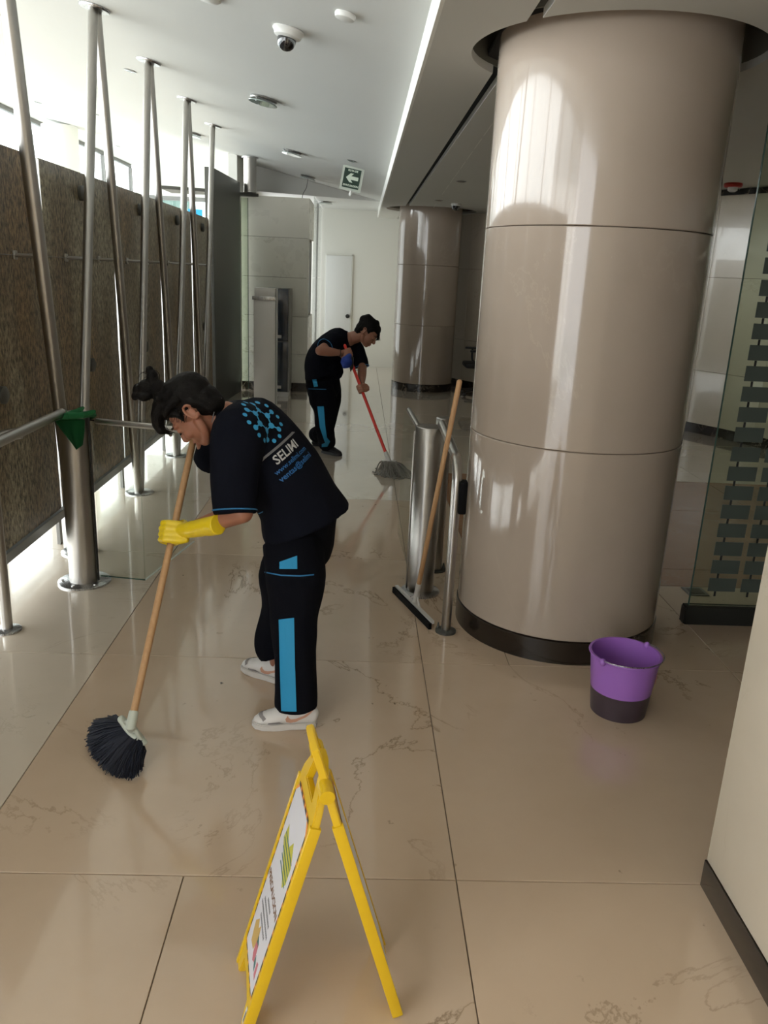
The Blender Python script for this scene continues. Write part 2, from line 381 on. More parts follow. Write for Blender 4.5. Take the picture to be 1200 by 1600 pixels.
# ============================================================ SETTING
# ---- floor: slab + marble tiles laid in rows (1.425 x 1.345 m), recessed joints
fl = bxo('floor', -7.0, 8.2, -5.0, 21.0, -0.30, -0.006, M['grout']); tag(fl, kind='structure')
tile_cache = {}
def tile(x0, x1, y0, y1, mat):
    g = 0.0016; key = (round(x1-x0, 3), round(y1-y0, 3), mat.name)
    cx, cy = (x0+x1)/2, (y0+y1)/2
    if key not in tile_cache:
        bm = bmesh.new(); box(bm, -(x1-x0)/2+g, (x1-x0)/2-g, -(y1-y0)/2+g, (y1-y0)/2-g, -0.03, 0.0)
        bmesh.ops.bevel(bm, geom=[e for e in bm.edges if e.verts[0].co.z > -0.001 and e.verts[1].co.z > -0.001], offset=0.0012, segments=1, affect='EDGES')
        me = bpy.data.meshes.new('floor_tile'); bm.to_mesh(me); bm.free(); me.materials.append(mat); tile_cache[key] = me
    o = bpy.data.objects.new('floor_tile', tile_cache[key]); COL.objects.link(o); o.parent = fl
    o.location = (cx, cy, 0)
xj = [0.337 + 1.425*k for k in range(-5, 6)]
yj = [1.9 + 1.345*k for k in range(-5, 15)]
BR = (0.735, 4.30, 6.90)          # the brown stone inlay: X from, Y from, Y to
for j in range(len(yj)-1):
    y0, y1 = yj[j], yj[j+1]
    xs = xj if j >= 5 or j % 2 == 0 and j < 4 else [x - 0.787 for x in xj] + [xj[-1]+0.6]
    if j == 4: xs = [xj[0]] + [x for x in sorted([v for v in xj if v > 0.3] + [0.337-0.787, 0.337-0.787-1.425, 0.337-0.787-2*1.425])]
    for i in range(len(xs)-1):
        x0, x1 = xs[i], xs[i+1]
        mat = M['floor_lit'] if x1 < -1.05 or y0 > 5.9 else M['floor']  # left and far tiles: the light falling there is put into their colour
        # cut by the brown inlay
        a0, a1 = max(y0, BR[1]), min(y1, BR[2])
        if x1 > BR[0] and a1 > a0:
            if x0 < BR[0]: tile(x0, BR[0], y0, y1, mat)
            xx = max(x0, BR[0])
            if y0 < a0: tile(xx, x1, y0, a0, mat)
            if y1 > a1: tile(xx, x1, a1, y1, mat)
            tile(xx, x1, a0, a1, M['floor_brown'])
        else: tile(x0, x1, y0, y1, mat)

# ---- sloped upper ceiling (falls towards the right soffit), flat parts beside and behind it
def zc(X): return 2.794 - 0.2*X
CE = empty('ceiling'); tag(CE, kind='structure')
bm = bmesh.new()
def slab(bm, pts, t=0.08):
    a = [bm.verts.new(p) for p in pts]; b = [bm.verts.new((p[0], p[1], p[2]+t)) for p in pts]; n = len(pts)
    bm.faces.new(a[::-1]); bm.faces.new(b)
    for i in range(n): bm.faces.new((a[i], a[(i+1) % n], b[(i+1) % n], b[i]))
YB0, YB1 = 12.55, 13.0; XL = -5.9; YE = 20.8
slab(bm, [(XL, -5, zc(XL)), (0.26, -5, zc(0.26)), (0.26, YB1, zc(0.26)), (-1.75, YB0, zc(-1.75)), (-1.75, YE, zc(-1.75)), (XL, YE, zc(XL))])
obj('sloped_panel', bm, M['ceil'], CE)
# vertical fascia where the sloped part ends, then the flat back part at 2.77
bm = bmesh.new()
a = [(-1.75, YB0, 2.767), (0.26, YB1, 2.74), (0.26, YB1, zc(0.26)+.08), (-1.75, YB0, zc(-1.75)+.08)]
f0 = [bm.verts.new(p) for p in a]; f1 = [bm.verts.new((p[0], p[1]+0.05, p[2])) for p in a]
bm.faces.new(f0); bm.faces.new(f1[::-1])
for q in range(4): bm.faces.new((f0[q], f1[q], f1[(q+1) % 4], f0[(q+1) % 4]))
obj('fascia', bm, M['ceil'], CE)
bm = bmesh.new(); slab(bm, [(-1.75, YB0+0.04, 2.767), (0.26, YB1+0.04, 2.745), (0.9, YB1+0.04, 2.745), (0.9, 17, 2.745), (-1.75, 17, 2.767)]); obj('back_panel', bm, M['ceil'], CE)

# ---- low soffit over the right side: two sheets with a dark slot between, round holes for the columns
ZL = 2.61
C1 = (1.051, 3.764, 0.498); C2 = (0.99, 12.43, 0.465)      # near and far column: x, y, radius
H1, H2 = 0.615, 0.66
def arc(cx, cy, r, a0, a1, n=28): return [(cx + r*math.cos(a0+(a1-a0)*k/n), cy + r*math.sin(a0+(a1-a0)*k/n)) for k in range(n+1)]
def sheet(side):
    X = 0.585 if side == 'l' else 0.635
    t1 = math.acos((X-C1[0])/H1); t2 = math.acos((X-C2[0])/H2)
    if side == 'l':
        pts = [(0.26, -5), (X, -5)] + arc(C1[0], C1[1], H1, 2*math.pi-t1, t1, 30) + arc(C2[0], C2[1], H2, 2*math.pi-t2, t2, 24) + [(X, 14.6), (0.26, 14.6)]
    else:
        e = 7.6
        pts = [(e, -5), (e, 4.8), (2.81, 6.06), (2.60, 6.14), (2.2, 6.55), (2.2, 14.6), (X, 14.6)] + arc(C2[0], C2[1], H2, t2, -t2, 60) + arc(C1[0], C1[1], H1, t1, -t1, 60) + [(X, -5)]
    return pts
CL = empty('ceiling'); tag(CL, kind='structure')
for s, nm in (('l', 'soffit_sheet'), ('r', 'soffit_sheet')):
    bm = bmesh.new(); pts = sheet(s)
    vs = [bm.verts.new((x, y, ZL)) for x, y in pts]; es = [bm.edges.new((vs[i], vs[(i+1) % len(vs)])) for i in range(len(vs))]
    bmesh.ops.triangle_fill(bm, use_beauty=True, use_dissolve=False, edges=es)
    r = bmesh.ops.extrude_face_region(bm, geom=bm.faces[:])
    bmesh.ops.translate(bm, vec=(0, 0, 0.035), verts=[v for v in r['geom'] if isinstance(v, bmesh.types.BMVert)])
    obj(nm, bm, M['ceil_low'], CL)
# void above the slot and the holes: dark top and hole sleeves
bxo('slot_back', 0.55, 0.67, -5, 11.8, ZL+0.06, ZL+0.08, M['blackgap'], CL)
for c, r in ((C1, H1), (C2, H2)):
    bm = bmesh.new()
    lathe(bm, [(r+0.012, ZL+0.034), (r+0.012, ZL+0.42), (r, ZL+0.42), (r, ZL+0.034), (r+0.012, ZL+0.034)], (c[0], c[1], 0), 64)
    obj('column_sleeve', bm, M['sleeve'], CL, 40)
    bm = bmesh.new(); lathe(bm, [(0, ZL+0.42), (r+0.02, ZL+0.42), (r+0.02, ZL+0.45), (0, ZL+0.45)], (c[0], c[1], 0), 48); obj('sleeve_top', bm, M['ceil_low'], CL)
# vertical edge board of the soffit
bxo('edge_board', 0.245, 0.26, -5, 14.6, ZL, zc(0.26)+0.02, M['white'], CL)
bxo('end_board', 0.26, 7.6, 14.6, 14.62, ZL, 3.0, M['ceil_low'], CL)
# higher ceiling at the far right
bm = bmesh.new()
pts = [(7.9, 4.7), (7.9, 16.5), (2.0, 16.5), (2.0, 6.4)]
slab(bm, [(x, y, 2.765) for x, y in pts]); obj('right_panel', bm, M['ceil_low'], CL)
bm = bmesh.new()
L = [(7.6, 4.8), (2.81, 6.06), (2.60, 6.14), (2.2, 6.55), (2.2, 14.6)]
for (ax, ay), (bx, by) in zip(L, L[1:]):
    v = [bm.verts.new(p) for p in ((ax, ay, ZL), (bx, by, ZL), (bx, by, 2.77), (ax, ay, 2.77))]; bm.faces.new(v)
obj('step_face', bm, M['ceil'], CL)
# hairline repair in the soffit paint
bm = bmesh.new()
for a, b in ((F(770, 192, ZL), F(690, 305, ZL)), (F(682, 318, ZL), F(676, 326, ZL))):
    d = (b-a).normalized(); s = Vector((d.y, -d.x, 0))*0.003
    for k in range(8):
        p = a.lerp(b, k/8); q = a.lerp(b, (k+0.8)/8); z = ZL-0.0012
        vs = [bm.verts.new((v.x, v.y, z)) for v in (p-s, p+s, q+s, q-s)]; bm.faces.new(vs)
obj('paint_crack', bm, M['white'], CL)

# ---- outer shell
YW = 15.12
wb = empty('wall_back'); tag(wb, kind='structure')
bxo('plaster', -1.70, 0.86, YW, YW+0.2, 0, 2.8, M['white'], wb)
bxo('edge_bead', 0.835, 0.865, YW-0.03, YW+0.02, 0, 2.8, M['white'], wb)
dr = empty('door_1'); tag(dr, kind='structure')
bxo('door_leaf', -0.645, -0.185, YW-0.022, YW-0.002, 0.01, 1.965, M['door'], dr, bev=0.004)
bxo('door_frame', -0.18, -0.165, YW-0.03, YW-0.001, 0, 1.985, M['white'], dr)
bxo('door_frame', -0.655, -0.165, YW-0.03, YW-0.001, 1.97, 1.985, M['white'], dr)
bm = bmesh.new(); lathe(bm, [(0, 0), (0.035, 0), (0.038, 0.02), (0.025, 0.03), (0.02, 0.05), (0, 0.055)], P(543, 494, YW-0.022), 20, Matrix.Rotation(R(90), 4, 'X')); box(bm, -0.265, -0.20, YW-0.07, YW-0.05, 0.90, 0.93)
kh = P(543, 494, YW-0.03)
for v in bm.verts:
    if abs(v.co.z-0.915) < 0.03 and v.co.y < YW-0.045 and abs(v.co.x-kh.x) > 0.0: pass
obj('door_handle', bm, M['black'], dr, 40)

# grey marble clad block at the end of the left side
bl = empty('wall_block'); tag(bl, kind='structure')
BX0, BX1, BY0, BY1, BZ = -1.66, -0.735, 11.54, 12.66, 2.62
bxo('core', BX0+0.03, BX1-0.03, BY0+0.03, BY1, 0.0, BZ-0.02, M['grout'], bl)
zr = [0.12, 0.53, 1.05, 1.575, 2.10, BZ]
for k in range(5):
    bxo('stone_panel', BX0, BX1, BY0, BY0+0.028, zr[k]+0.0025, zr[k+1]-0.0025, M['blockmarble'], bl)
ys = [BY0+0.03, 12.62]
for k in range(5):
    for q in range(1):
        y0, y1 = ys[q]+0.002, ys[q+1]-0.002
        if q == 0 and k in (2, 3): y0 = 12.62-0.02; 
        if q == 0 and k in (2, 3): continue
        xo = BX1 + (BX1+0.66+0.0)*0
        bxo('stone_panel', BX1-0.028, BX1, y0, y1, zr[k]+0.0025, zr[k+1]-0.0025, M['blockmarble'], bl)
bxo('stone_panel', BX1-0.028, BX1, BY0+0.03, BY0+0.10, zr[2]+0.0025, zr[4]-0.0025, M['blockmarble'], bl)
bxo('slot_window', BX1-0.05, BX1-0.025, BY0+0.10, 12.62, zr[2]+0.03, zr[4]-0.03, M['darkmetal'], bl)
bxo('baseboard', BX0, BX1+0.004, BY0-0.006, BY0+0.03, 0.0, 0.118, M['darkmarble'], bl)
bxo('baseboard', BX1-0.02, BX1+0.006, BY0, BY1-0.01, 0.0, 0.118, M['darkmarble'], bl)
gs = empty('window_2'); tag(gs, kind='structure')          # glazed side beyond the block, an added fill light shines through it
for y0, y1 in ((12.68, 13.88), (13.90, 15.10)):
    for k in range(5): bxo('window_pane', BX1-0.012, BX1, y0, y1, (0.0, 0.53, 1.05, 1.575, 2.10)[k]+0.004, (0.53, 1.05, 1.575, 2.10, 2.74)[k]-0.004, M['glass'], gs)
bxo('window_mullion', BX1-0.03, BX1, 13.881, 13.899, 0, 2.74, M['greymetal'], gs)

# dark metal panel closing the stone wall, canopy plate and short steel column, glass door beside the block
wm = empty('wall_end'); tag(wm, kind='structure')
bm = bmesh.new(); v = [(-1.74, 9.85), (-1.655, 11.40), (-1.735, 11.43), (-1.83, 9.85)]; prism(bm, v, 0.0, 2.76); obj('metal_panel', bm, M['darkmetal'], wm)
bm = bmesh.new(); prism(bm, [(-1.75, 11.2), (-1.66, 11.42), (-1.42, 11.5), (-1.60, 11.6), (-2.6, 11.6), (-2.6, 11.0)], 2.60, 2.64); obj('canopy_plate', bm, M['darkmetal'], wm)
bxo('door_pane', -1.655, -1.56, 11.46, 11.475, 0.02, 2.58, M['glass_green'], wm)
bxo('pane_edge', -1.562, -1.555, 11.455, 11.48, 0.02, 2.58, M['glassedge'], wm)
t = empty('steel_column', (-1.555, 11.56, 2.62)); tag(t, 'short round brushed steel column between canopy plate and ceiling', 'column')
bm = bmesh.new(); lathe(bm, [(0, 2.64), (0.085, 2.64), (0.085, 3.07), (0, 3.07)], (-1.52, 11.40, 0), 32); obj('shaft', bm, M['steel'], t, 40)
bm = bmesh.new(); lathe(bm, [(0.085, 3.06), (0.11, 3.06), (0.11, 3.075), (0.085, 3.075)], (-1.52, 11.40, 0), 32); obj('collar', bm, M['chrome'], t, 40)

# ---- left floating stone wall: panels with bright gaps, bottom channel
wl = empty('wall_left'); tag(wl, kind='structure')
yj2 = [0.65, 2.0, 3.345, 4.695, 6.035, 7.39, 8.74, 9.84]
for a, b in zip(yj2, yj2[1:]):
    bm = bmesh.new(); rr_ = random.Random(int(a*10)); ya = []; yb = []
    for k in range(25):
        z = 0.235 + (2.20-0.235)*k/24; wj = 0.014 + 0.020*(k/24)
        ya.append((a + wj + rr_.uniform(-0.003, 0.003), z)); yb.append((b - wj - 0.004 + rr_.uniform(-0.003, 0.003), z))
    lo = ya[::-1] + yb; prism(bm, lo, 0, 0.03)
    bmesh.ops.transform(bm, matrix=Matrix(((0, 0, 1, -1.80), (1, 0, 0, 0), (0, 1, 0, 0), (0, 0, 0, 1))), verts=bm.verts[:])
    obj('stone_panel', bm, M['stone'], wl)
for y in yj2[1:-1]: bxo('joint_strip', -1.776, -1.773, y-0.046, y+0.046, 0.235, 2.195, M['joint'], wl)
bxo('bottom_channel', -1.825, -1.755, 0.65, 9.84, 0.176, 0.228, M['greymetal'], wl)
bm = bmesh.new()
for y in yj2[1:-1]: box(bm, -1.81, -1.79, y-0.02, y+0.02, 0.0, 0.18)
obj('channel_feet', bm, M['greymetal'], wl)
bm = bmesh.new(); tube(bm, [(-1.757, 0.65, 1.69), (-1.757, 9.84, 1.69)], 0.0022, 6); obj('tension_wire', bm, M['greymetal'], wl)
for y in (2.65, 4.0, 5.36, 6.73, 8.04, 9.30):
    for z in (2.08, 1.02):
        bm = bmesh.new(); lathe(bm, [(0, 0), (0.045, 0), (0.045, 0.02), (0.035, 0.028), (0, 0.028)], (-1.77, y, z), 20, Matrix.Rotation(R(90), 4, 'Y'))
        obj('fixing_disc', bm, M['darkmetal'], wl, 40)

# ---- street glazing and round white column beyond the stone wall
wg = empty('wall_windows'); tag(wg, kind='structure')
WX = -5.55; ZG = zc(WX)
bxo('window_head', WX-0.06, WX, -5, 20.6, ZG-0.07, ZG, M['greymetal'], wg)
bxo('window_sill', WX-0.12, WX, -5, 20.6, 0, 0.12, M['white'], wg)
yy_ = [-4.6 + 2.1*k for k in range(13)]
for y in yy_: bxo('window_mullion', WX-0.08, WX, y, y+0.06, 0.12, ZG-0.07, M['greymetal'], wg)
for y in yy_[:-1]: bxo('window_pane', WX-0.045, WX-0.035, y+0.06, y+2.1, 0.12, ZG-0.07, M['glass'], wg)
t = empty('white_column', (-4.95, 14.2, 0)); tag(t, 'round white painted column behind the stone wall near the windows', 'column')
bm = bmesh.new(); lathe(bm, [(0, 0.1), (0.28, 0.1), (0.28, zc(-4.7)), (0, zc(-4.7))], (-4.95, 14.2, 0), 48); obj('shaft', bm, M['white'], t, 40)
bm = bmesh.new(); lathe(bm, [(0, 0), (0.295, 0), (0.295, 0.1), (0, 0.1)], (-4.95, 14.2, 0), 48); obj('base_ring', bm, M['darkmarble'], t, 40)
we = empty('wall_rear'); tag(we, kind='structure')
bxo('plaster', WX, -1.75, YE, YE+0.15, 0, 2.65, M['white'], we)
bxo('plaster', WX, -1.75, YE, YE+0.15, 3.22, ZG, M['white'], we)
bxo('window_pane', WX, -1.75, YE+0.05, YE+0.06, 2.65, 3.22, M['glass'], we)
bxo('dark_transom', WX, -1.75, YE-0.02, YE, 3.16, 3.26, M['greymetal'], we)
x = bxo('wall_partition', -1.87, -1.75, 11.8, YE, 0, 3.16, M['white']); tag(x, kind='structure')
x = bxo('wall_light_stop', 0.865, 0.93, 12.95, YW+0.2, 0, 2.8, M['wallmarble']); tag(x, kind='structure')  # hidden wall added to keep the side light off the curved marble
t = empty('street_building', (-9.0, 30.0, 0)); tag(t, 'pale building across the street seen over the stone wall', 'building')
bxo('facade', -16.0, -3.0, 30, 32, -0.3, 4.3, M['facade'], t)
for k in range(6): bxo('window', -14.4+k*1.8, -13.3+k*1.8, 29.96, 30.0, 2.9, 3.9, M['glassedge'], t)
bb_ = P(303, 333, 20.6); bxo('shop_board', bb_.x-0.17, bb_.x+0.17, 20.74, 20.79, bb_.z-0.14, bb_.z+0.10, M['steelcyan'], we)
g = bxo('street_ground', -40, 0.0, 21.0, 50, -0.4, -0.3, M['facade']); tag(g, kind='structure')
g = bxo('street_pavement', -40, -7.0, -20, 21.0, -0.4, -0.3, M['facade']); tag(g, kind='structure')

# ---- right foreground pillar
wr = empty('wall_right'); tag(wr, kind='structure')
PX, PY = 1.062, 1.895
bxo('core', PX+0.025, 3.2, -5, PY-0.025, 0.0, 2.7, M['grout'], wr)
for z0, z1 in ((0.092, 1.064), (1.07, 2.02), (2.026, 2.8)):
    for y0, y1 in ((0.70, PY), (-0.55, 0.696), (-5, -0.554)):
        bxo('stone_panel', PX, PX+0.024, y0, y1, z0, z1, M['wallmarble'], wr, bev=0.003)
    bxo('stone_panel', PX+0.001, 3.2, PY-0.024, PY-0.0005, z0, z1, M['wallmarble'], wr)
bxo('baseboard', PX-0.004, PX+0.024, -5, PY+0.004, 0.0, 0.089, M['darkmarble'], wr, bev=0.002)
bxo('baseboard', PX+0.024, 3.2, PY-0.02, PY+0.004, 0.0, 0.089, M['darkmarble'], wr)

# ---- curved marble wall at the far right: panels in three courses
wc = empty('wall_curved'); tag(wc, kind='structure')
base = curve_pts([(x, y, 0) for x, y in ((1.10, 13.75), (1.65, 12.75), (2.55, 11.55), (3.45, 10.45), (4.05, 9.55), (4.50, 8.75), (5.0, 7.4), (5.4, 5.6), (5.6, 3.4))], 2)
courses = [(0.115, 0.74), (0.744, 1.81), (1.815, 2.70)]
for a, b in zip(base, base[1:]):
    d = (b-a).normalized(); nrm = Vector((d.y, -d.x, 0))
    if nrm.dot(Vector((-1, -1, 0))) < 0: nrm = -nrm
    a2 = a + d*0.002; b2 = b - d*0.002
    for z0, z1 in courses:
        bm = bmesh.new(); prism(bm, [a2, b2, b2-nrm*0.04, a2-nrm*0.04], z0, z1); obj('stone_panel', bm, M['wallmarble'], wc)
    bm = bmesh.new(); prism(bm, [a+nrm*0.01, b+nrm*0.01, b-nrm*0.04, a-nrm*0.04], 0, 0.115); obj('baseboard', bm, M['darkmarble'], wc)
    bm = bmesh.new(); prism(bm, [a+nrm*0.006, b+nrm*0.006, b-nrm*0.04, a-nrm*0.04], 2.703, 2.764); obj('cornice_strip', bm, M['darkmarble'], wc)
    bm = bmesh.new(); prism(bm, [a-nrm*0.05, b-nrm*0.05, b-nrm*0.10, a-nrm*0.10], 0, 2.76); obj('backing', bm, M['grout'], wc)
x = bxo('wall_sky_block', -2.4, 8.1, -5.2, -5.0, 0, 3.4, M['wallmarble']); tag(x, kind='structure')  # unseen wall added to stop bright sky mirroring in the column
x = bxo('roof_light_cap', -6.0, 8.3, -5.2, 21.0, 4.10, 4.3, M['ceil']); tag(x, kind='structure')  # unseen slab added to keep sky light out of the ceiling void
# things outside the frame that close the room on the right and behind
x = bxo('wall_far', 0.86, 8.2, 16.6, 16.8, 0, 2.8, M['white']); tag(x, kind='structure')
x = bxo('wall_side', 7.9, 8.1, -5, 16.6, 0, 2.8, M['white']); tag(x, kind='structure')

# ---- frosted glass partition behind the pillar
gp = empty('wall_glass'); tag(gp, kind='structure')
GX, GY = 1.765, 3.785
bxo('glass_pane', GX, 3.6, GY-0.006, GY+0.006, 0.10, ZL-0.01, M['glass_green'], gp)
bxo('pane_edge', GX-0.003, GX, GY-0.006, GY+0.006, 0.10, ZL-0.01, M['glassedge'], gp)
bxo('bottom_rail', GX-0.02, 3.6, GY-0.03, GY+0.03, 0.0, 0.098, M['rail'], gp, bev=0.004)
bxo('rail_end_cap', GX-0.026, GX-0.02, GY-0.026, GY+0.026, 0.005, 0.09, M['black'], gp)
bm = bmesh.new(); bm2 = bmesh.new()
rows = [0.183 + 0.0985*k for k in range(19)]
for r_i, z in enumerate(rows):
    for c_i in range(9):
        x0 = GX + 0.083 + c_i*0.172
        box(bm, x0, x0+0.143, GY-0.0095, GY-0.0065, z, z+0.072)
        box(bm2, x0+0.035, x0+0.046, GY-0.0085, GY-0.0065, z-0.028, z-0.001)
o = obj('frosted_square', bm, M['frost'], gp); o['kind'] = 'stuff'
bxo('frosted_tick', 0, 0.001, 0, 0.001, 0, 0.001, M['black'], gp) if False else None
o = obj('dark_tick', bm2, M['black'], gp); o['kind'] = 'stuff'
# floor plates / socket cover seen through the glass
t = empty('floor_socket', F(1085, 925)); tag(t, 'small square metal floor socket cover behind the glass partition', 'socket')
c = F(1086, 925); bm = bmesh.new(); box(bm, c.x-0.06, c.x+0.06, c.y-0.06, c.y+0.06, 0.0, 0.006, 0.002); obj('frame', bm, M['greymetal'], t)
bxo('lid', c.x-0.04, c.x+0.04, c.y-0.04, c.y+0.04, 0.006, 0.008, M['darkmetal'], t)

# ============================================================ COLUMNS
def column(c, zj, label, top):
    t = empty('marble_column', (c[0], c[1], 0)); tag(t, label, 'column', None)
    bm = bmesh.new(); lathe(bm, [(0, 0), (c[2]+0.004, 0), (c[2]+0.004, 0.108), (c[2]-0.01, 0.113), (0, 0.113)], (c[0], c[1], 0), 96); obj('base_ring', bm, M['darkmarble'], t, 40)
    for a, b in zip(zj, zj[1:]):
        bm = bmesh.new(); r = c[2]
        lathe(bm, [(0, a+0.001), (r-0.006, a+0.001), (r-0.002, a+0.002), (r, a+0.005), (r, b-0.005), (r-0.002, b-0.002), (r-0.006, b-0.001), (0, b-0.001)], (c[0], c[1], 0), 128)
        obj('stone_drum', bm, M['column'], t, 30)
column(C1, [0.113, 0.99, 1.898, 3.03], 'huge round polished beige marble column in the right foreground, beside the purple bucket', 3.0)
column(C2, [0.113, 0.975, 1.83, 3.03], 'far round beige marble column beyond the woman with the red mop', 3.0)

# ============================================================ STRUTS
XB = -1.635
B = [3.21, 4.554, 5.895, 7.185, 8.50]; T = [2.9, 4.06, 5.416, 6.661, 8.014, 9.342]
ZT = zc(XB)
names = ['nearest', 'second', 'third', 'fourth', 'last']
labs = {1: ('thick leaning steel strut at the left edge, rising behind the green cloth post', 'upright steel strut rising just behind the post with the green cloth'),
        2: ('steel strut leaning from the second base up towards the viewer', 'upright steel strut on the second base, topped by a round ceiling flange'),
        3: ('steel strut leaning down to the third base behind the sweeper\'s head', 'upright steel strut on the third base above the sweeper\'s hair'),
        4: ('thin far steel strut leaning down beside the dark metal panel', 'farthest upright steel strut, next to the dark metal panel')}
for i in range(1, 5):
    for k in (0, 1):
        b = Vector((XB, B[i] + (-0.028 if k == 0 else 0.028), 0.012)); tp = Vector((XB, T[i+k] + (0.03 if k == 0 else -0.03), ZT-0.02))
        r = 0.035 if (i == 1 and k == 0) else 0.0285
        t = empty('steel_strut', b); tag(t, labs[i][k], 'strut', 'zigzag steel struts along the stone wall')
        bm = bmesh.new(); tube(bm, [b, tp], r, 20); obj('pipe', bm, M['steel'], t, 50)
        p = b.lerp(tp, (1.69-b.z)/(tp.z-b.z))
        bm = bmesh.new(); tube(bm, [(p.x, p.y, 1.69), (-1.762, p.y, 1.69)], 0.0105, 10); box(bm, -1.768, -1.756, p.y-0.022, p.y+0.022, 1.668, 1.712, 0.003); obj('wall_arm', bm, M['steel'], t, 50)
fl_lab = ['at the foot of the two nearest struts', 'at the foot of the second strut pair', 'at the foot of the third strut pair, by the sweeper\'s face', 'at the foot of the farthest strut pair']
for i in range(1, 5):
    bm = bmesh.new(); lathe(bm, [(0, 0), (0.105, 0), (0.105, 0.008), (0.1, 0.012), (0, 0.012)], (XB, B[i], 0), 32); o = obj('floor_flange', bm, M['chrome'], None, 40); recenter(o)
    tag(o, 'round steel floor flange ' + fl_lab[i-1], 'flange', 'floor flanges of the steel struts')
cf_lab = ['above the left frame edge struts', 'where the leaning pipe touches the top of the frame', 'of the second strut pair near the ceiling lamp', 'of the third strut pair', 'of the farthest strut pair']
for i in range(1, 6):
    bm = bmesh.new(); Mx = Matrix.Rotation(math.atan(0.2), 4, 'Y')
    lathe(bm, [(0, -0.014), (0.085, -0.014), (0.09, -0.006), (0.09, 0.0), (0, 0.0)], (XB, T[i], ZT-0.002), 32, Mx); o = obj('ceiling_flange', bm, M['chrome'], None, 40); recenter(o)
    tag(o, 'round steel ceiling flange ' + cf_lab[i-1], 'flange', 'ceiling flanges of the steel struts')

# ============================================================ CEILING FITTINGS
TS = Matrix.Rotation(math.atan(0.2), 4, 'Y')        # tilt of the sloped ceiling
def onceil(name, label, cat, X, Y, z, Mx, parts, group=None):
    group = {'lamp': 'round glass ceiling lamps', 'downlight': 'small recessed ceiling downlights'}.get(cat, group)
    t = empty(name, (X, Y, z)); tag(t, label, cat, group)
    for nm, prof, mt in parts:
        bm = bmesh.new(); lathe(bm, prof, (X, Y, z), 32, Mx); obj(nm, bm, mt, t, 40)
    return t
lamp_parts = [('rim', [(0, 0), (0.105, 0), (0.108, -0.01), (0.10, -0.02), (0.09, -0.02), (0, -0.018)], M['chrome']),
              ('glass_disc', [(0, -0.034), (0.112, -0.034), (0.114, -0.038), (0.112, -0.042), (0, -0.042)], M['lens'])]
for (X, Y), lb in zip(((-0.811, 6.90), (-0.823, 9.74), (-0.80, 12.1)), ('nearest round ceiling lamp with a greenish glass disc', 'middle round ceiling lamp above the grey kiosk', 'far round ceiling lamp with a dangling wire')):
    t = onceil('ceiling_lamp', lb, 'lamp', X, Y, zc(X)-0.001, TS, lamp_parts)
    for a in (0, 2.09, 4.19):
        bm = bmesh.new(); lathe(bm, [(0, -0.045), (0.006, -0.045), (0.006, -0.015), (0, -0.015)], (X, Y, zc(X)), 8, TS @ Matrix.Translation((0.085*math.cos(a), 0.085*math.sin(a), 0))); obj('stud', bm, M['chrome'], t)
    if Y > 12:
        bm = bmesh.new(); tube(bm, curve_pts([(X, Y, zc(X)-0.03), (X-0.02, Y, zc(X)-0.15), (X-0.07, Y-0.01, zc(X)-0.25), (X-0.08, Y-0.01, zc(X)-0.36)], 4), 0.004, 6); obj('loose_wire', bm, M['black'], t)
area('side_fill', (-1.66, 13.9, 1.45), (0, 13.9, 1.35), 2.3, 2.3, 62, (0.95, 0.98, 1.0))  # added fill for the far end, shut in behind the glazed side
onceil('ceiling_lamp', 'round ceiling lamp glimpsed low at the back beside the marble block', 'lamp', -0.62, 13.7, 2.762, Matrix.Identity(4), lamp_parts)
onceil('dome_camera', 'white dome security camera on the sloped ceiling, nearest', 'camera', -0.423, 4.70, zc(-0.423)-0.001, TS,
       [('mount', [(0, 0), (0.082, 0), (0.085, -0.008), (0.078, -0.016), (0.074, -0.02), (0.07, -0.034), (0.052, -0.044), (0, -0.046)], M['plastic']),
        ('dome', [(0.05, -0.043), (0.049, -0.062), (0.042, -0.082), (0.027, -0.096), (0.012, -0.102), (0, -0.103)], M['dome'])])
onceil('smoke_detector', 'small flat white smoke detector right of the dome camera', 'detector', -0.114, 4.15, zc(-0.114)-0.001, TS,
       [('body', [(0, 0), (0.048, 0), (0.05, -0.008), (0.045, -0.022), (0.03, -0.027), (0, -0.028)], M['plastic'])])
onceil('smoke_detector', 'flat round detector at the top edge of the photo left of the camera', 'detector', -0.798, 4.50, zc(-0.798)-0.001, TS,
       [('body', [(0, 0), (0.06, 0), (0.062, -0.012), (0.05, -0.022), (0, -0.024)], M['plastic'])])
spot = [('rim', [(0, 0), (0.05, 0), (0.052, -0.005), (0.042, -0.007), (0, -0.003)], M['chrome']), ('lens', [(0, -0.0035), (0.036, -0.0075), (0, -0.008)], M['lens'])]
onceil('downlight', 'small recessed ceiling spot just in front of the exit sign', 'downlight', -0.144, 9.2, zc(-0.144)-0.001, TS, spot)
onceil('ceiling_lamp', 'round ceiling lamp between the third and fourth strut tops', 'lamp', -2.1, 10.57, zc(-2.1)-0.001, TS, lamp_parts)
for (X, Y), lb in zip(((-1.95, 7.32), (-3.52, 11.42), (-4.5, 15.86), (-4.4, 11.87)), ('small downlight left of the second strut top', 'small downlight behind the upright strut, middle of the left ceiling', 'farthest small downlight of the left ceiling between the struts', 'small downlight above the street windows near the left edge')):
    onceil('downlight', lb, 'downlight', X, Y, zc(X)-0.001, TS, spot)
for (X, Y), lb in zip(((0.972, 8.59), (0.95, 10.78)), ('nearer small downlight in the low soffit before the far column', 'farther small downlight in the low soffit by the far column')):
    onceil('downlight', lb, 'downlight', X, Y, ZL-0.001, Matrix.Identity(4), spot)
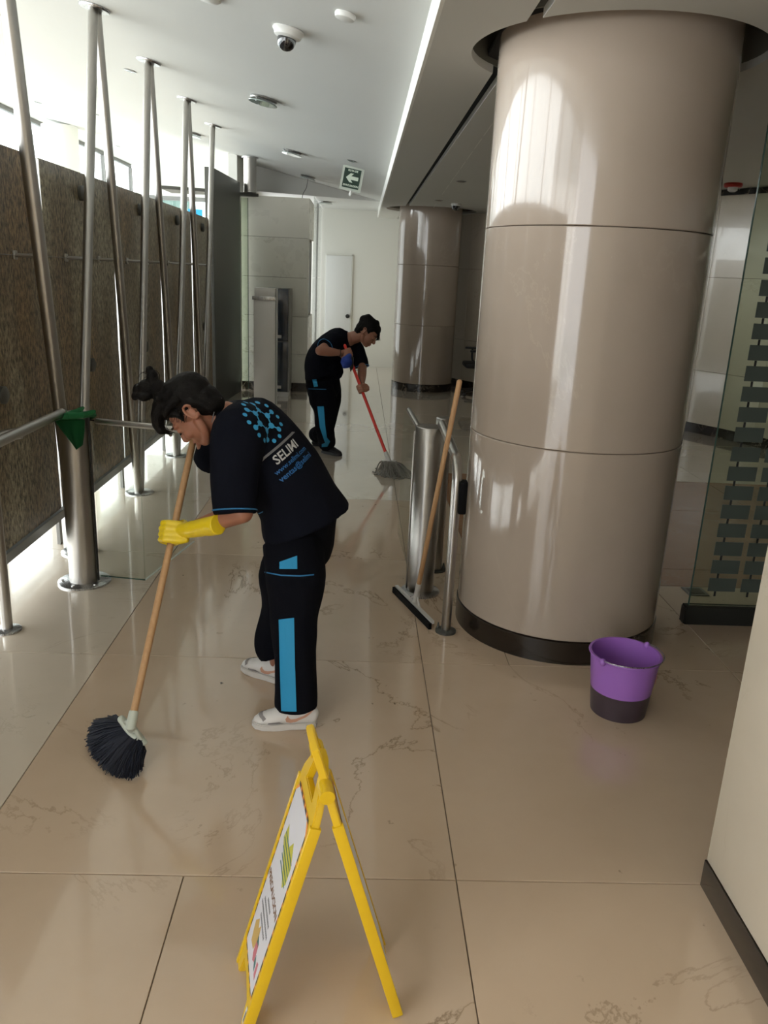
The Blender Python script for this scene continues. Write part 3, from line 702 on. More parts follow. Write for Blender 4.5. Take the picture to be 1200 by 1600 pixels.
onceil('dome_camera', 'small black dome camera under the low soffit in front of the far column', 'camera', 1.213, 11.15, ZL-0.001, Matrix.Identity(4),
       [('mount', [(0, 0), (0.07, 0), (0.07, -0.02), (0.06, -0.03), (0, -0.03)], M['plastic']), ('dome', [(0.055, -0.028), (0.052, -0.055), (0.035, -0.08), (0, -0.09)], M['dome'])])
onceil('fire_alarm', 'red and black fire alarm on the ceiling right of the big column', 'alarm', 3.90, 8.95, 2.764, Matrix.Identity(4),
       [('base', [(0, 0), (0.09, 0), (0.095, -0.02), (0.085, -0.04), (0, -0.04)], M['alarmred']), ('sounder', [(0, -0.038), (0.05, -0.038), (0.05, -0.07), (0.03, -0.085), (0, -0.085)], M['plastic'])])
# exit sign
t = empty('exit_sign', (-0.13, 9.7, 2.6)); tag(t, 'hanging green evacuation sign with a white arrow pointing left', 'sign')
SR = Matrix.Translation((-0.145, 9.7, 2.705)) @ Matrix.Rotation(R(9.5), 4, 'Y')
def sgn(name, x0, x1, y0, y1, z0, z1, mt):
    bm = bmesh.new(); b = bmesh.new(); box(b, x0, x1, y0, y1, z0, z1); merge(bm, b, SR); return obj(name, bm, mt, t)
sgn('acrylic_plate', -0.122, 0.122, -0.004, 0.004, -0.14, 0.125, M['palegreen'])
sgn('green_field', -0.097, 0.092, -0.007, -0.004, -0.112, 0.095, M['signgreen'])
sgn('hanger_bar', -0.122, 0.122, -0.008, 0.008, 0.118, 0.13, M['greymetal'])
bm = bmesh.new()
pts = [(-0.068, -0.005), (-0.022, 0.046), (0.014, 0.046), (-0.012, 0.016), (0.072, 0.016), (0.072, -0.022), (-0.012, -0.022), (0.014, -0.05), (-0.022, -0.05)]
b = bmesh.new(); prism(b, pts, 0.0, 0.002); merge(bm, b, SR @ Matrix.Translation((0, -0.007, 0)) @ Matrix.Rotation(R(90), 4, 'X')); obj('arrow', bm, M['signwhite'], t)
def text_mesh(s, size, font_bold=0.0):
    cu = bpy.data.curves.new('t', 'FONT'); cu.body = s; cu.size = size; cu.align_x = 'CENTER'; cu.align_y = 'CENTER'; cu.offset = font_bold; cu.resolution_u = 2
    o = bpy.data.objects.new('t', cu); COL.objects.link(o); dg = bpy.context.evaluated_depsgraph_get()
    me = bpy.data.meshes.new_from_object(o.evaluated_get(dg)); bpy.data.objects.remove(o); return me
def place_text(s, size, Mx, mat, parent, name='lettering', bold=0.0):
    me = text_mesh(s, size, bold); me.materials.clear(); me.transform(Mx); return mobj(name, me, mat, parent)
place_text('RUTA DE', 0.027, SR @ Matrix.Translation((0, -0.0085, 0.073)) @ Matrix.Rotation(R(90), 4, 'X'), M['signwhite'], t, bold=0.0012)
place_text('EVACUACION', 0.027, SR @ Matrix.Translation((0, -0.0085, -0.085)) @ Matrix.Rotation(R(90), 4, 'X'), M['signwhite'], t, bold=0.0012)
bm = bmesh.new(); ell(bm, (-0.155, 9.70, 2.535), (0.022, 0.022, 0.026)); tube(bm, [(-0.155, 9.70, 2.545), (-0.155, 9.70, 2.575)], 0.012, 10); obj('knob', bm, M['plastic'], t, True)

# ============================================================ BACK OBJECTS
t = empty('grey_kiosk', (-1.04, 9.45, 0)); tag(t, 'tall narrow grey metal kiosk standing before the marble block', 'kiosk')
bxo('body', -1.185, -0.945, 9.15, 9.33, 0.0, 1.37, M['kiosk'], t, bev=0.006)
bxo('top_panel', -1.18, -0.95, 9.18, 9.33, 1.37, 1.475, M['kiosk'], t, bev=0.006)
bxo('silver_strip', -1.20, -0.94, 9.135, 9.16, 1.345, 1.385, M['chrome'], t, bev=0.004)
bxo('side_trim', -0.945, -0.935, 9.15, 9.33, 0.0, 1.475, M['greymetal'], t)
t = empty('navy_cabinet', (-1.06, 11.2, 0)); tag(t, 'dark navy two-door cabinet tower behind the grey kiosk', 'cabinet')
bxo('body', -1.26, -0.945, 11.0, 11.42, 0.06, 1.435, M['greymetal'], t)
bxo('door', -1.25, -0.962, 10.985, 11.0, 0.78-0.03, 1.43, M['navy'], t, bev=0.003)
bxo('door', -1.25, -0.962, 10.985, 11.0, 0.07, 0.738, M['navy'], t, bev=0.003)
bxo('plinth', -1.25, -0.955, 11.0, 11.4, 0.0, 0.06, M['kiosk'], t)
bm = bmesh.new(); box(bm, -1.10, -1.05, 10.975, 10.986, 0.79, 0.83); obj('lock_plate', bm, M['kiosk'], t)
bm = bmesh.new(); box(bm, -1.10, -1.05, 10.975, 10.986, 0.11, 0.15); obj('lock_plate', bm, M['kiosk'], t)

# office chair behind the far column
t = empty('office_chair', (2.0, 12.0, 0)); tag(t, 'black office armchair half hidden behind the big column', 'chair')
cx, cy = 1.80, 11.85; s_ = 1.0
bm = bmesh.new(); box(bm, cx-0.24, cx+0.24, cy-0.24, cy+0.24, 0.42, 0.49, 0.03); obj('seat', bm, M['chairblack'], t, 40)
bm = bmesh.new(); box(bm, cx+0.20, cx+0.27, cy-0.22, cy+0.22, 0.55, 1.0, 0.03); obj('backrest', bm, M['chairblack'], t, 40)
bm = bmesh.new(); tube(bm, [(cx+0.15, cy, 0.42), (cx+0.27, cy, 0.45), (cx+0.28, cy, 0.6)], 0.02, 8); obj('back_bracket', bm, M['black'], t)
for sy in (-1, 1):
    bm = bmesh.new(); tube(bm, curve_pts([(cx-0.02, cy+sy*0.24, 0.45), (cx-0.08, cy+sy*0.29, 0.5), (cx-0.09, cy+sy*0.29, 0.66)], 4), 0.016, 8); box(bm, cx-0.20, cx+0.12, cy+sy*0.29-0.03, cy+sy*0.29+0.03, 0.66, 0.69, 0.01); obj('armrest', bm, M['black'], t, 40)
bm = bmesh.new(); lathe(bm, [(0, 0.08), (0.03, 0.08), (0.03, 0.25), (0.02, 0.26), (0.02, 0.42), (0, 0.42)], (cx, cy, 0), 16); obj('gas_post', bm, M['black'], t, 40)
for k in range(5):
    a = k*2*math.pi/5; bm = bmesh.new(); tube(bm, [(cx, cy, 0.1), (cx+0.26*math.cos(a), cy+0.26*math.sin(a), 0.07)], [0.022, 0.014], 8)
    ell(bm, (cx+0.27*math.cos(a), cy+0.27*math.sin(a), 0.028), (0.028, 0.028, 0.028), n=10); obj('leg', bm, M['black'], t, 50)

# ============================================================ LEFT BARRIER
PL = Vector((-1.452, 4.09, 0))
t = empty('steel_post', PL); tag(t, 'wide brushed steel barrier post with a green cloth knotted on top', 'post')
bm = bmesh.new(); lathe(bm, [(0, 0.012), (0.077, 0.012), (0.077, 0.925), (0.072, 0.93), (0, 0.93)], PL, 48); obj('shaft', bm, M['steel'], t, 40)
bm = bmesh.new(); lathe(bm, [(0, 0), (0.138, 0), (0.138, 0.009), (0.132, 0.013), (0, 0.013)], PL, 48)
for a in range(6): lathe(bm, [(0, 0.013), (0.010, 0.013), (0.009, 0.019), (0, 0.020)], PL + Vector((0.112*math.cos(a*1.047+0.3), 0.112*math.sin(a*1.047+0.3), 0)), 8)
obj('base_flange', bm, M['chrome'], t, 40)
bm = bmesh.new(); tube(bm, [PL+Vector((0.082, -0.02, 0.02)), PL+Vector((0.082, -0.02, 0.92))], 0.006, 8); obj('hinge_rod', bm, M['black'], t)
# glass leaves of the gate
t = empty('glass_gate', PL + Vector((0.1, 0, 0))); tag(t, 'low frameless glass gate with a steel push bar beside the left post', 'gate')
A = Vector((-1.365, 4.10, 0)); Bq = Vector((-1.115, 4.06, 0)); Cq = Vector((-0.985, 4.72, 0))
def pane(a, b, z0, z1, th, name, mat, par):
    d = (b-a).normalized(); s = Vector((d.y, -d.x, 0))*th/2
    bm = bmesh.new(); prism(bm, [a-s, b-s, b+s, a+s], z0, z1); return obj(name, bm, mat, par)
pane(A, Bq, 0.035, 0.90, 0.010, 'glass_pane', M['glass_pale'], t)
pane(Bq, Cq, 0.035, 0.90, 0.010, 'glass_pane', M['glass_pale'], t)
pane(A, Bq, 0.031, 0.0345, 0.010, 'glass_edge', M['glassedge'], t)
pane(Bq, Cq, 0.031, 0.0345, 0.010, 'glass_edge', M['glassedge_lit'], t)  # edge catching the light, its glint put into the white colour
bm = bmesh.new(); a = P(152, 658, 4.06); b = P(242, 667, 3.99); e = P(278, 672, 3.96); tube(bm, [a, b, e], 0.0155, 14, round_cap=True); obj('push_bar', bm, M['steel'], t, 50)
bm = bmesh.new(); tube(bm, [PL+Vector((0.07, 0.0, a.z)), a], 0.004, 6); obj('bar_pin', bm, M['black'], t)
bm = bmesh.new(); q = P(262, 672, 3.99); tube(bm, [q, (q.x, q.y+0.06, q.z-0.04)], 0.008, 8); obj('bar_bracket', bm, M['chrome'], t)
# guard rail at the left edge
t = empty('guard_rail', (-1.60, 3.46, 0)); tag(t, 'tubular steel guard rail entering at the left edge, ending at the cloth', 'railing')
bm = bmesh.new(); tube(bm, curve_pts([(-1.45, 3.93, 0.955), (-1.45, 3.5, 0.957), (-1.45, 3.0, 0.957), (-1.45, 2.3, 0.957)], 3), 0.0225, 18); obj('top_tube', bm, M['steel'], t, 50)
bm = bmesh.new(); tube(bm, [(-1.602, 3.46, 0.01), (-1.602, 3.46, 0.80)] + curve_pts([(-1.602, 3.46, 0.80), (-1.585, 3.46, 0.88), (-1.54, 3.46, 0.93), (-1.46, 3.46, 0.945)], 4)[1:], 0.025, 18); obj('post', bm, M['steel'], t, 50)
bm = bmesh.new(); lathe(bm, [(0, 0), (0.062, 0), (0.062, 0.008), (0.05, 0.014), (0, 0.014)], (-1.602, 3.46, 0), 28); obj('base_flange', bm, M['chrome'], t, 40)

# green cloth knotted around the post top / rail end
def cloth_patch(name, corners, nu, nv, mat, parent, amp=0.01, th=0.0025):
    """corners: bottom-left.. as a bilinear patch with folds"""
    bm = bmesh.new(); g = []
    a, b, c, d = [Vector(q) for q in corners]
    n0 = (b-a).cross(d-a).normalized()
    for i in range(nu+1):
        row = []
        for j in range(nv+1):
            u, v = i/nu, j/nv
            p = a*(1-u)*(1-v) + b*u*(1-v) + c*u*v + d*(1-u)*v
            p = p + n0*(amp*math.sin(u*9+v*2)*(0.4+v) + amp*0.5*math.sin(u*4-v*5))
            row.append(bm.verts.new(p))
        g.append(row)
    for i in range(nu):
        for j in range(nv): bm.faces.new((g[i][j], g[i+1][j], g[i+1][j+1], g[i][j+1]))
    r = bmesh.ops.solidify(bm, geom=bm.faces[:], thickness=th)
    return obj(name, bm, mat, parent, True)
gc = empty('green_cloth', (-1.42, 3.96, 0.85)); tag(gc, 'dark green cleaning cloth knotted over the rail end and post', 'cloth')
YC = 3.93
cloth_patch('hanging_corner', [P(84, 655, YC), P(133, 655, YC-0.01), P(131, 694, YC-0.015), P(118, 704, YC)], 14, 14, M['green'], gc, 0.006)
bm = bmesh.new()
tube(bm, curve_pts([P(86, 652, YC), P(105, 650, YC-0.03), P(125, 649, YC-0.035), P(147, 643, YC-0.03)], 4), [0.012, 0.013, 0.014, 0.016, 0.018, 0.018, 0.018, 0.017, 0.016, 0.014, 0.013, 0.012, 0.010][:13], 12, round_cap=True)
tube(bm, curve_pts([P(104, 650, YC-0.02), P(118, 645, YC), P(130, 637, YC+0.05)], 4), [0.014, 0.017, 0.019, 0.020, 0.018, 0.016, 0.014, 0.012, 0.008], 12, round_cap=True)
tube(bm, curve_pts([P(90, 656, YC+0.02), P(112, 652, YC+0.14), P(140, 652, YC+0.20), P(146, 648, YC+0.05), P(128, 650, YC-0.03)], 4), 0.013, 10, round_cap=True)
mobj('knot', remesh(bm, 0.004, 3), M['green'], gc, True)
bm = bmesh.new(); tube(bm, curve_pts([P(127, 640, YC-0.05), P(131, 646, YC-0.055), P(130, 653, YC-0.05)], 3), 0.0025, 6); obj('hem_stitch', bm, M['green'], gc); bm = bmesh.new(); tube(bm, curve_pts([P(103, 642, YC-0.04), P(107, 648, YC-0.05), P(107, 656, YC-0.045)], 3), 0.002, 6); obj('hem_stitch', bm, M['green'], gc)

# ============================================================ RIGHT BARRIER
PR = Vector((0.385, 4.095, 0))
t = empty('steel_post', PR); tag(t, 'wide brushed steel barrier post left of the big column, squeegee leaning at it', 'post')
bm = bmesh.new(); lathe(bm, [(0, 0.012), (0.073, 0.012), (0.073, 0.925), (0.069, 0.93), (0, 0.93)], PR, 48); obj('shaft', bm, M['steel'], t, 40)
bm = bmesh.new(); lathe(bm, [(0, 0), (0.108, 0), (0.108, 0.009), (0.102, 0.013), (0, 0.013)], PR, 48); obj('base_flange', bm, M['chrome'], t, 40)
bm = bmesh.new(); tube(bm, [PR+Vector((-0.077, 0, 0.02)), PR+Vector((-0.077, 0, 0.9))], 0.005, 8); obj('hinge_rod', bm, M['steel'], t)
a = P(657, 672, 4.10); b = P(639, 641, 4.42)
bm = bmesh.new(); tube(bm, [a, b], 0.0145, 14, round_cap=True); tube(bm, [a.lerp(b, 0.25), (a.lerp(b, 0.25).x, a.lerp(b, 0.25).y, 0.90)], 0.010, 8); obj('swing_bar', bm, M['steel'], t, 50)
pane(PR+Vector((-0.05, 0.07, 0)), Vector((0.30, 4.95, 0)), 0.06, 0.86, 0.010, 'glass_pane', M['glass_pale'], t)
PS = Vector((0.497, 4.45, 0))
t = empty('steel_post', PS); tag(t, 'slimmer steel post just behind the wide right post', 'post')
bm = bmesh.new(); lathe(bm, [(0, 0.01), (0.045, 0.01), (0.045, 0.915), (0.04, 0.92), (0, 0.92)], PS, 32); obj('shaft', bm, M['steel'], t, 40)
bm = bmesh.new(); lathe(bm, [(0, 0), (0.07, 0), (0.07, 0.008), (0.05, 0.014), (0, 0.014)], PS, 32); lathe(bm, [(0, 0.01), (0.012, 0.01), (0.003, 0.05), (0, 0.05)], PS+Vector((0.052, -0.02, 0)), 10); obj('base_flange', bm, M['darkmetal'], t, 40)
PT = Vector((0.477, 3.585, 0))
t = empty('guard_tube', PT); tag(t, 'bent steel guard tube with a black pad in front of the big column', 'railing')
e = P(691, 663, 4.06)
bm = bmesh.new(); tube(bm, [PT+Vector((0, 0, 0.01)), PT+Vector((0.002, 0, 0.40)), PT+Vector((0.002, 0, 0.70))] + curve_pts([PT+Vector((0.002, 0, 0.70)), PT+Vector((0.002, 0.008, 0.79)), P(713, 716, 3.65), P(707, 701, 3.77), P(700, 684, 3.91)], 5)[1:] + [e], 0.0235, 20, round_cap=True); obj('tube', bm, M['steel'], t, 50)
bm = bmesh.new(); lathe(bm, [(0, 0), (0.051, 0), (0.051, 0.010), (0.034, 0.016), (0, 0.016)], PT, 32); lathe(bm, [(0, 0.01), (0.009, 0.01), (0.003, 0.04), (0, 0.04)], PT+Vector((-0.036, 0.02, 0)), 10); obj('base_flange', bm, M['darkmetal'], t, 40)
bm = bmesh.new(); box(bm, PT.x+0.014, PT.x+0.052, PT.y-0.035, PT.y+0.025, 0.615, 0.775, 0.010); obj('black_pad', bm, M['rubber'], t, 40)

# squeegee
q0 = Vector((0.238, 4.07, 0)); q1 = Vector((0.401, 3.60, 0)); qm = Vector((0.345, 3.83, 0.035)); qt = Vector((0.462, 3.62, 1.225))
t = empty('floor_squeegee', qm*1.0); t.location.z = 0; tag(t, 'floor squeegee with a pale wooden handle leaning against the right steel post', 'squeegee')
d = (q1-q0).normalized(); s = Vector((-d.y, d.x, 0))
def bar(bm, a, b, wd, z0, z1): 
    dd = (b-a).normalized(); s = Vector((-dd.y, dd.x, 0))*wd/2
    prism(bm, [a-s, b-s, b+s, a+s], z0, z1)
bm = bmesh.new(); bar(bm, q0, q1, 0.016, 0.002, 0.034); obj('rubber_blade', bm, M['rubber'], t)
bm = bmesh.new(); bar(bm, q0+d*0.004+s*0.014, q1-d*0.004+s*0.014, 0.018, 0.028, 0.044); obj('metal_holder', bm, M['kiosk'], t)
hm = q0.lerp(q1, 0.5) + s*0.022 + Vector((0, 0, 0.04)); dirh = (qt-hm).normalized()
bm = bmesh.new(); tube(bm, [hm, hm+dirh*0.12], [0.017, 0.014], 12); tube(bm, [hm-d*0.06-Vector((0,0,0.003)), hm+dirh*0.05], 0.006, 6); tube(bm, [hm+d*0.06-Vector((0,0,0.003)), hm+dirh*0.05], 0.006, 6); obj('socket', bm, M['kiosk'], t, 50)
bm = bmesh.new(); tube(bm, [hm+dirh*0.08, qt], 0.0125, 14, round_cap=True); obj('handle', bm, M['wood'], t, 50)

# ============================================================ BUCKET
bc = Vector((1.12, 2.885, 0))
t = empty('bucket', bc); tag(t, 'purple plastic bucket of dirty water in front of the big column', 'bucket')
def rb(z): return 0.110 + (0.137-0.110)*z/0.255
bm = bmesh.new()
prof = [(0, 0.004), (rb(0)-0.006, 0.004), (rb(0), 0.0), (rb(0.105), 0.105)]
lathe(bm, prof + [(rb(0.105)-0.0022, 0.105), (rb(0)-0.004, 0.008), (0, 0.008)], bc, 64); obj('lower_wall', bm, M['pail_wet'], t, 50)['label'] = 'bucket wall darkened by the dirty water inside'
bm = bmesh.new()
lathe(bm, [(rb(0.105), 0.105), (rb(0.252), 0.252), (0.143, 0.2525), (0.145, 0.256), (0.143, 0.260), (0.134, 0.260), (rb(0.25)-0.003, 0.25), (rb(0.105)-0.0022, 0.105)], bc, 64); obj('wall', bm, M['purple'], t, 50)
bm = bmesh.new(); lathe(bm, [(0, 0.009), (rb(0.02)-0.004, 0.009), (rb(0.104)-0.0032, 0.104), (0, 0.104)], bc, 48); obj('dirty_water', bm, M['dirtywater'], t, 40)
for sx in (-1, 1):
    ang = R(35 if sx > 0 else 215); dv = Vector((math.cos(ang), math.sin(ang), 0))
    bm = bmesh.new(); ell(bm, bc+dv*0.142+Vector((0, 0, 0.253)), (0.014, 0.014, 0.016), n=14); obj('ear', bm, M['purple'], t, True)
dv = Vector((math.cos(R(35)), math.sin(R(35)), 0)); pv = Vector((dv.y, -dv.x, 0))
pts = [bc + dv*0.147*math.cos(a) + pv*0.150*math.sin(a) + Vector((0, 0, 0.262 + 0.006*math.sin(a))) for a in [math.pi*k/20 for k in range(21)]]
bm = bmesh.new(); tube(bm, pts, 0.0023, 8); obj('wire_handle', bm, M['chrome'], t, True)
a0 = R(-30); bm = bmesh.new(); q = bc + Vector((math.cos(a0), math.sin(a0), 0))*(rb(0.19)+0.001) + Vector((0, 0, 0.18))
b = bmesh.new(); prism(b, [(-0.012, -0.02), (0.014, -0.005), (0.0, 0.022), (-0.010, 0.004)], 0, 0.001)
merge(bm, b, Matrix.Translation(q) @ Matrix.Rotation(a0, 4, 'Z') @ Matrix.Rotation(R(90), 4, 'Y') @ Matrix.Rotation(R(90), 4, 'Z')); obj('torn_sticker', bm, M['pink'], t)
bm = bmesh.new(); q = F(916, 1020, 0.25) + Vector((-0.02, 0.18, 0)); 

# ============================================================ YELLOW FLOOR SIGN
Wd = Vector((-0.035, 0.20, 0))
FL_ = Vector((-0.205, 1.395, 0)); FR_ = Vector((0.148, 1.452, 0)); HN = Vector((-0.034, 1.455, 0.61))
t = empty('floor_sign', (-0.03, 1.52, 0)); tag(t, 'yellow plastic caution A-frame floor sign standing in the foreground', 'sign')
def panelM(foot):
    v = (HN-foot); L = v.length; v = v/L; u = Wd.normalized(); u = (u - v*u.dot(v)).normalized(); n = u.cross(v)
    Mx = Matrix((u, v, n)).transposed().to_4x4(); Mx.translation = foot; return Mx, L
def shape(bm, Mx, outer, hole, z0, z1):
    b = bmesh.new(); es = []
    for loop in (outer, hole) if hole else (outer,):
        vs = [b.verts.new((p[0], p[1], z0)) for p in loop]; es += [b.edges.new((vs[i], vs[(i+1) % len(vs)])) for i in range(len(vs))]
    bmesh.ops.triangle_fill(b, use_beauty=True, use_dissolve=False, edges=es)
    r = bmesh.ops.extrude_face_region(b, geom=b.faces[:]); bmesh.ops.translate(b, vec=(0, 0, z1-z0), verts=[v for v in r['geom'] if isinstance(v, bmesh.types.BMVert)])
    bmesh.ops.recalc_face_normals(b, faces=b.faces[:])
    es = [e for e in b.edges if e.is_manifold and abs(e.calc_face_angle(0)) > 0.8]
    bmesh.ops.bevel(b, geom=es, offset=0.0025, segments=2, affect='EDGES')
    merge(bm, b, Mx)
W_ = 0.222
def sign_outline(L, extra):
    T_ = L + extra
    outer = [(0.0, 0.0), (0.034, 0.0), (0.044, 0.02), (0.050, 0.055), (W_/2, 0.062), (W_-0.050, 0.055), (W_-0.044, 0.02), (W_-0.034, 0.0), (W_, 0.0), (W_+0.004, 0.03), (W_, 0.10), (W_, L-0.10), (W_-0.012, L-0.055), (W_-0.05, L+0.0), (W_-0.062, T_-0.02), (W_-0.085, T_), (W_-0.125, T_), (0.055, T_-0.02), (0.045, L+0.0), (0.012, L-0.05), (0.0, L-0.09)]
    hole = [(0.060, T_-0.090), (W_-0.065, T_-0.090), (W_-0.085, T_-0.024), (0.080, T_-0.024)]
    return outer, hole
ML, LL = panelM(FL_); MR, LR = panelM(FR_)
for Mx, L, sgn_, ex, nm in ((ML, LL, 1, 0.030, 'front_panel'), (MR, LR, -1, 0.095, 'rear_panel')):
    bm = bmesh.new(); outer, hole = sign_outline(L, ex)
    n = Vector((Mx[0][2], Mx[1][2], Mx[2][2]))
    shape(bm, Mx, outer, hole, -0.009, 0.009)
    # raised rim along the long edges
    for uu in (0.004, W_-0.004):
        b = bmesh.new(); box(b, uu-0.007, uu+0.007, 0.004, L-0.085, -0.013, 0.013, 0.003); merge(bm, b, Mx)
    obj(nm, bm, M['yellow'], t, 40)
u_ = Wd.normalized()
for q in (0.0, 0.16):
    bm = bmesh.new(); tube(bm, [HN + u_*q + Vector((0.0, 0, -0.01)), HN + u_*(q+0.045) + Vector((0, 0, -0.01))], 0.017, 18); obj('hinge', bm, M['yellow'], t, 40)
def stickers(Mx, L, outside):
    zo = 0.0095*outside
    def quad(pts, dz, mat, name):
        bm = bmesh.new(); b = bmesh.new(); prism(b, pts, zo + outside*dz, zo + outside*(dz+0.0006)); merge(bm, b, Mx); return obj(name, bm, mat, t)
    quad([(0.016, 0.085), (0.206, 0.085), (0.206, L-0.115), (0.18, L-0.09), (0.042, L-0.09), (0.016, L-0.115)], 0, M['orange'], 'border_print')
    bm = bmesh.new()
    k = 0; y = 0.09
    while y < L-0.14:
        for x0, x1 in ((0.0155, 0.0225), (0.1995, 0.2065)):
            b = bmesh.new(); prism(b, [(x0, y), (x1, y+0.004), (x1, y+0.027), (x0, y+0.022)], zo + outside*0.0006, zo + outside*0.0010); merge(bm, b, Mx)
        y += 0.036
    for x in [0.03+0.034*i for i in range(5)]:
        for yy in (0.085, L-0.098):
            b = bmesh.new(); prism(b, [(x, yy), (x+0.02, yy), (x+0.024, yy+0.007), (x+0.004, yy+0.007)], zo + outside*0.0006, zo + outside*0.0010); merge(bm, b, Mx)
    o = obj('border_stripes', bm, M['black'], t); o['kind'] = 'stuff'
    quad([(0.023, 0.092), (0.199, 0.092), (0.199, L-0.120), (0.176, L-0.098), (0.046, L-0.098), (0.023, L-0.120)], 0.0008, M['sheet'], 'printed_sheet')
    return zo
zo = stickers(ML, LL, 1 if ML.col[2].to_3d().x < 0 else -1)
o1 = 1 if ML.col[2].to_3d().x < 0 else -1
stickers(MR, LR, 1 if MR.col[2].to_3d().x > 0 else -1)
# frame with reading direction: x to the reader's right (far -> near), y up
def readM(cx, cy, dz):
    u = Vector((-1, 0, 0)); v = Vector((0, 1, 0)); n = u.cross(v)       # (0,0,-1)
    if o1 > 0: u = Vector((-1, 0, 0)); n = Vector((0, 0, 1))
    X = Matrix((u, v, Vector((0, 0, o1)))).transposed().to_4x4(); X.translation = Vector((cx, cy, zo + o1*dz)); return ML @ X
bm = bmesh.new()
arrow = [(-0.055, 0.035), (-0.02, 0.075), (-0.005, 0.045), (0.055, 0.062), (0.062, 0.0), (0.05, -0.052), (-0.02, -0.045), (0.0, -0.012)]
arrow = [(-0.060, 0.010), (-0.048, 0.052), (0.000, 0.022), (0.030, 0.058), (0.068, 0.020), (0.068, -0.022), (0.050, -0.045), (-0.01, -0.012)]
b = bmesh.new(); prism(b, arrow, 0, 0.0004); merge(bm, b, readM(0.111, 0.395, 0.0015)); obj('striped_arrow', bm, M['lime'], t)
bm = bmesh.new()
for k in range(5):
    y = -0.030 + k*0.0145; b = bmesh.new()
    x0 = -0.045 + 0.055*max(0, (0.008-y)*18) * 0.6 if y < 0 else -0.052
    prism(b, [(x0, y), (0.066, y-0.004), (0.066, y), (x0, y+0.004)], 0.0005, 0.0008); merge(bm, b, readM(0.111, 0.395, 0.0015))
obj('arrow_lines', bm, M['teal'], t)
place_text('PRECAUCION', 0.0265, readM(0.111, 0.293, 0.0017), M['textbrown'], t, bold=0.0010)
bm = bmesh.new(); rnd = random.Random(3)
for i, (wl_, y) in enumerate(((0.045, 0.262), (0.10, 0.243), (0.13, 0.224), (0.08, 0.205))):
    x = -wl_/2
    while x < wl_/2:
        ww = rnd.uniform(0.003, 0.006); b = bmesh.new(); prism(b, [(x, -0.004), (x+ww, -0.004), (x+ww, 0.004), (x, 0.004)], 0, 0.0003); merge(bm, b, readM(0.111, y, 0.0015)); x += ww + 0.0022
o = obj('small_print', bm, M['print_grey'], t); o['kind'] = 'stuff'
for nm, mt, pts in (('ochre_figure', 'ochre', [(-0.06, 0.02), (-0.035, 0.045), (-0.02, 0.03), (-0.005, 0.05), (0.005, 0.02), (-0.01, -0.02), (-0.045, -0.025), (-0.055, 0.0)]),
                    ('pink_figure', 'pink', [(-0.005, 0.012), (0.022, 0.018), (0.03, -0.02), (0.012, -0.03), (0.0, -0.02)]),
                    ('teal_figure', 'teal', [(0.0, 0.03), (0.022, 0.02), (0.02, 0.012), (0.0, 0.012)]),
                    ('teal_figure', 'teal', [(0.03, -0.02), (0.03, 0.0), (0.045, -0.01), (0.048, -0.03)]),
                    ('pink_figure', 'pink', [(0.052, 0.002), (0.066, 0.008), (0.072, -0.03), (0.056, -0.028)])):
    bm = bmesh.new(); b = bmesh.new(); prism(b, pts, 0, 0.0004); merge(bm, b, readM(0.111, 0.150, 0.0015)); obj(nm, bm, M[mt], t)
bm = bmesh.new(); b = bmesh.new(); prism(b, [(0.006, 0.02), (0.028, 0.02), (0.028, 0.06), (0.006, 0.06)], zo, zo+o1*0.001); merge(bm, b, ML); obj('foot_sticker', bm, M['sheet'], t)
bm = bmesh.new(); b = bmesh.new(); prism(b, [(0.011, 0.026), (0.023, 0.026), (0.023, 0.052), (0.011, 0.052)], zo+o1*0.001, zo+o1*0.0015); merge(bm, b, ML); obj('foot_sticker_mark', bm, M['print_grey'], t)
# ============================================================ PEOPLE
def proj(p):
    d = Vector(p) - Vector((0, 0, H)); k = d.dot(CF); return 600 + FPX*d.dot(CR)/k, 800 - FPX*d.dot(CU)/k
def limb(bm, pts, rad, side=None, n=18, sub=5, flat=False):
    """smooth tapering limb through pts"""
    P_ = curve_pts(pts, sub); R_ = []
    rr = [(r, r) if not isinstance(r, (list, tuple)) else r for r in rad]
    for i in range(len(rr)-1):
        for k in range(sub):
            t = k/sub; t = t*t*(3-2*t); R_.append((rr[i][0]*(1-t)+rr[i+1][0]*t, rr[i][1]*(1-t)+rr[i+1][1]*t))
    R_.append(rr[-1]); tube(bm, P_, R_, n, side, round_cap=not flat)
def basis(x, y, z, o):
    Mx = Matrix((x, y, z)).transposed().to_4x4(); Mx.translation = o; return Mx
def wrinkle(me, amp, sc, seed=0.0, aniso=(1, 1, 1)):
    """push the surface in and out with soft noise and crease lines"""
    co = [v.co.copy() for v in me.vertices]; no = [v.normal.copy() for v in me.vertices]; out = []
    for c, n in zip(co, no):
        p = Vector((c.x*aniso[0], c.y*aniso[1], c.z*aniso[2]))*sc + Vector((seed, seed*2, 0))
        k = noise.noise(p) + 0.5*noise.noise(p*2.1)
        r = 1.0 - abs(noise.noise(p*0.8 + Vector((5, 5, 5))))*2.2
        out.extend(c + n*(amp*k + amp*0.6*r))
    me.vertices.foreach_set('co', out); me.update()
